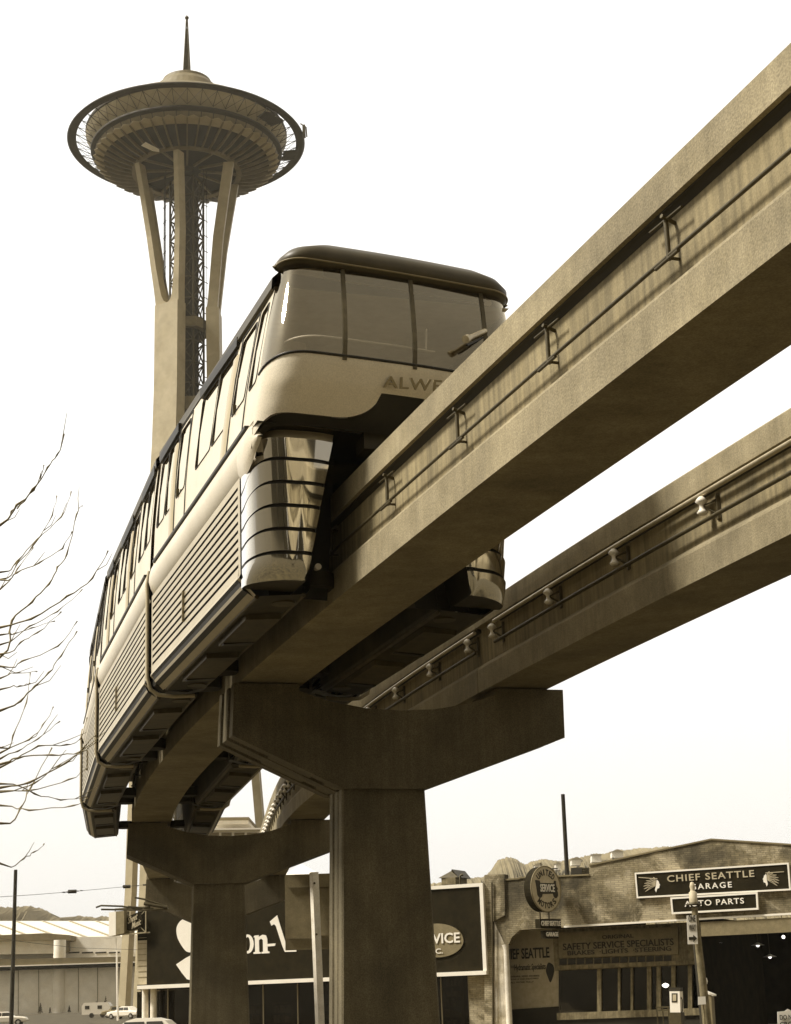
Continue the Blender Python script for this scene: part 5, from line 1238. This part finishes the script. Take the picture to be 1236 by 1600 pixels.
# houses on the right hill
random.seed(11)
for x, y, w_, h_, lb in ((842, 1352, 13, 7, 'faint hillside house with a steep gable, just right of the round sign'), (901, 1343, 16, 6, 'faint low hillside house right of the tall pole'), (932, 1336, 15, 8, 'faint hillside apartment block above the step of the garage parapet'), (872, 1350, 8, 6, 'faint little hillside house left of the tall pole'), (965, 1331, 18, 6, 'faint wide hillside house above the sloping garage parapet')):
    Y_ = 1240; t_ = thing('hillside_house', gpt(x, y, Y_), lb, 'house')
    mb = MB(); fq(mb, [(x-w_/2, y+h_+3), (x+w_/2, y+h_+3), (x+w_/2, y), (x-w_/2, y)], Y_, 9); mb.build('wall', M_hall, t_)
    mb = MB(); fq(mb, [(x-w_/2-1, y), (x+w_/2+1, y), (x+w_*.1, y-4), (x-w_*.1, y-4)] if h_ < 8 else [(x-w_/2-1, y), (x+w_/2+1, y), (x+w_/2+1, y-1.5), (x-w_/2-1, y-1.5)], Y_-1, 11); mb.build('roof', M_dk2, t_)

# ================================================================== BARE TREE AT THE LEFT
random.seed(21)
TRK = V((-4.6, 11.6, 0))
BT = thing('bare_tree', TRK, 'bare winter tree outside the left edge whose thin twigs reach into the sky', 'tree')
mb = MB(); mb.tube([TRK+V((0, 0, -.3)), TRK+V((.05, 0, .8)), TRK+V((-.05, .05, 1.8)), TRK+V((.1, 0, 3.0)), TRK+V((.15, .1, 4.3)), TRK+V((.25, 0, 5.6))], [.16, .13, .11, .085, .055, .02], 12); mb.build('trunk', M_bark, BT)
tw = [[(0, 355), (60, 290), (115, 235), (165, 155), (200, 115), (222, 40)], [(60, 300), (115, 235), (140, 185), (152, 148)], [(0, 545), (60, 490), (115, 430), (180, 320), (197, 255)], [(0, 520), (60, 480), (130, 405), (210, 330), (247, 240)],
      [(0, 545), (60, 520), (135, 490), (215, 435), (250, 380)], [(0, 580), (60, 510), (115, 435)], [(0, 815), (40, 690), (110, 625), (170, 560), (200, 505), (232, 460), (265, 320), (285, 290)], [(0, 710), (110, 680), (235, 605), (320, 540), (375, 445)],
      [(0, 775), (100, 710), (200, 655), (285, 580)], [(0, 805), (70, 765), (130, 730), (212, 658)], [(0, 850), (80, 830), (200, 775), (268, 690)], [(0, 1000), (70, 965), (120, 915), (170, 870), (210, 810), (267, 725)], [(0, 1130), (45, 1090), (90, 970), (105, 870)],
      [(0, 890), (60, 872), (128, 865)], [(0, 1200), (130, 1125), (230, 1120), (280, 1095), (302, 1025)], [(0, 1190), (60, 1165), (180, 1155), (280, 1145), (335, 1108)], [(0, 1285), (120, 1255), (200, 1190), (280, 1150)], [(0, 1270), (100, 1250), (230, 1180), (290, 1130), (332, 1088)],
      [(0, 1255), (120, 1290), (210, 1310), (300, 1300)], [(0, 1330), (100, 1345), (250, 1330), (305, 1305)], [(0, 1395), (70, 1340), (105, 1270), (180, 1130)], [(0, 1280), (100, 1280), (240, 1240), (300, 1203)], [(0, 1535), (80, 1515), (120, 1492), (153, 1463)],
      [(0, 1150), (100, 1100), (150, 1050), (185, 988)], [(0, 1165), (60, 1140), (130, 1100), (208, 1038)], [(0, 930), (70, 915), (105, 905)], [(0, 740), (50, 735), (110, 715), (190, 690)], [(0, 360), (40, 310), (70, 285)]]
nodes = [(-110, 860, 10.9), (-130, 1010, 11.4), (-120, 1130, 11.2), (-140, 1255, 11.5)]
hgt = [2.9, 2.0, 1.3, .6]
lim = []
for (x, y, Y_), hh in zip(nodes, hgt):
    e = gpt(x, y, Y_); a = TRK+V((.05, 0, e.z*.62)); md = (a+e)/2+V((0, 0, -.10)); mb = MB(); mb.tube([a, md, e], [.07, .045, .022], 9); lim.append((e, mb.build('limb', M_bark, BT)))
for k, t_ in enumerate(tw):
    pix = [(x*.4505, 660+y*.45) for x, y in t_]
    y0 = pix[0][1]; j = min(range(4), key=lambda i: abs(nodes[i][1]-120-(y0-0)) if False else abs(nodes[i][1]-20-y0))
    Y0 = nodes[j][2]; Y1 = Y0+random.uniform(-1.2, 1.2)
    e, lo = lim[j]; pts = [e]; n_ = len(pix)
    if pix[0][0] > 5: pts = []
    for i, (x, y) in enumerate(pix): pts.append(gpt(x, y, Y0+(Y1-Y0)*(i+1)/n_))
    # smooth refine with slight knuckles
    ref = []
    for i in range(len(pts)-1):
        p0 = pts[max(0, i-1)]; p1, p2 = pts[i], pts[i+1]; p3 = pts[min(len(pts)-1, i+2)]
        for q_ in range(4):
            u = q_/4; ref.append(.5*((2*p1)+(-p0+p2)*u+(2*p0-5*p1+4*p2-p3)*u*u+(-p0+3*p1-3*p2+p3)*u**3)+V((random.uniform(-1, 1), 0, random.uniform(-1, 1)))*.006)
    ref.append(pts[-1]); m_ = len(ref); big = .0068 if k in (0, 6, 7, 11, 15, 17, 20) else .0048
    rs = [(big*(1-.72*i/m_)+(.0035 if i % 4 == 0 and i else 0)) if i > 2 else big*1.15 for i in range(m_)]
    mb = MB(); mb.tube(ref, rs, 6); tg = mb.build('twig', M_bark, lo)
    for q_ in range(1 if m_ > 12 else 0):       # short side shoots
        i = random.randint(m_//4, m_-3); d = (ref[i+1]-ref[i]).normalized(); sd_ = V((random.uniform(-.4, .4), random.uniform(-.6, .6), random.choice((-1, 1))*random.uniform(.4, .9)))
        p_ = ref[i]; L_ = random.uniform(.10, .26); mb.tube([p_, p_+(d+sd_*.5).normalized()*L_*.5, p_+(d+sd_*.5).normalized()*L_*.55+(d+V((0, 0, .5))).normalized()*L_*.5], [.0032, .0026, .0016], 5)
    tg.data.clear_geometry(); tg.data.from_pydata(mb.v, [], mb.f); tg.data.polygons.foreach_set('use_smooth', mb.sm)

# ================================================================== BUILDINGS ACROSS THE STREET BEHIND THE PHOTOGRAPHER (seen in the chrome and glass)
def block(x0, x1, y1, h, label, gable=0, m_=M_blk):
    t_ = thing('street_building', ((x0+x1)/2, y1-6, 0), label, 'building')
    mb = MB(); mb.ab(x0, x1, y1-12, y1, -.2, h); w_ = mb.build('wall', m_ or M_brick, t_)
    if gable:
        mb = MB(); mb.prism([(x0-.3, y1+.1, h), (x1+.3, y1+.1, h), ((x0+x1)/2, y1+.1, h+gable)], (0, -12.2, 0)); mb.build('roof', M_roof, t_)
    else:
        mb = MB(); mb.ab(x0-.2, x1+.2, y1-12.2, y1+.25, h, h+.5); mb.build('cornice', M_halld, t_)
    z = 1.2
    while z < h-2:
        x = x0+1.2
        while x < x1-1.8:
            mb = MB(); mb.ab(x, x+1.3, y1-.02, y1+.06, z, z+1.7); mb.build('window', M_hall if random.random() < .25 else M_ink, w_); x += 2.6
        z += 3.4
block(-18, -5, -24, 12, 'low gabled brick building across the street behind the viewpoint', 5)
block(-3.2, 9, -26, 24, 'tall brick block across the street behind the viewpoint', 0)
block(11, 25, -22, 17, 'gabled brick hall across the street behind the viewpoint, right of the tall block', 6)
block(28, 46, -16, 22, 'brick block farthest right across the street behind the viewpoint', 0)

# ================================================================== HAZE
hm = bpy.data.materials.new('haze'); hm.use_nodes = True; t = hm.node_tree; t.nodes.clear()
pv = t.nodes.new('ShaderNodeVolumePrincipled'); pv.inputs['Color'].default_value = (1, .92, .74, 1); pv.inputs['Density'].default_value = .00014; pv.inputs['Anisotropy'].default_value = .3
ho = t.nodes.new('ShaderNodeOutputMaterial'); t.links.new(pv.outputs[0], ho.inputs['Volume'])
mb = MB(); mb.ab(-1250, 1250, -100, 1640, -2, 190); tag(mb.build('haze', hm), kind='stuff')
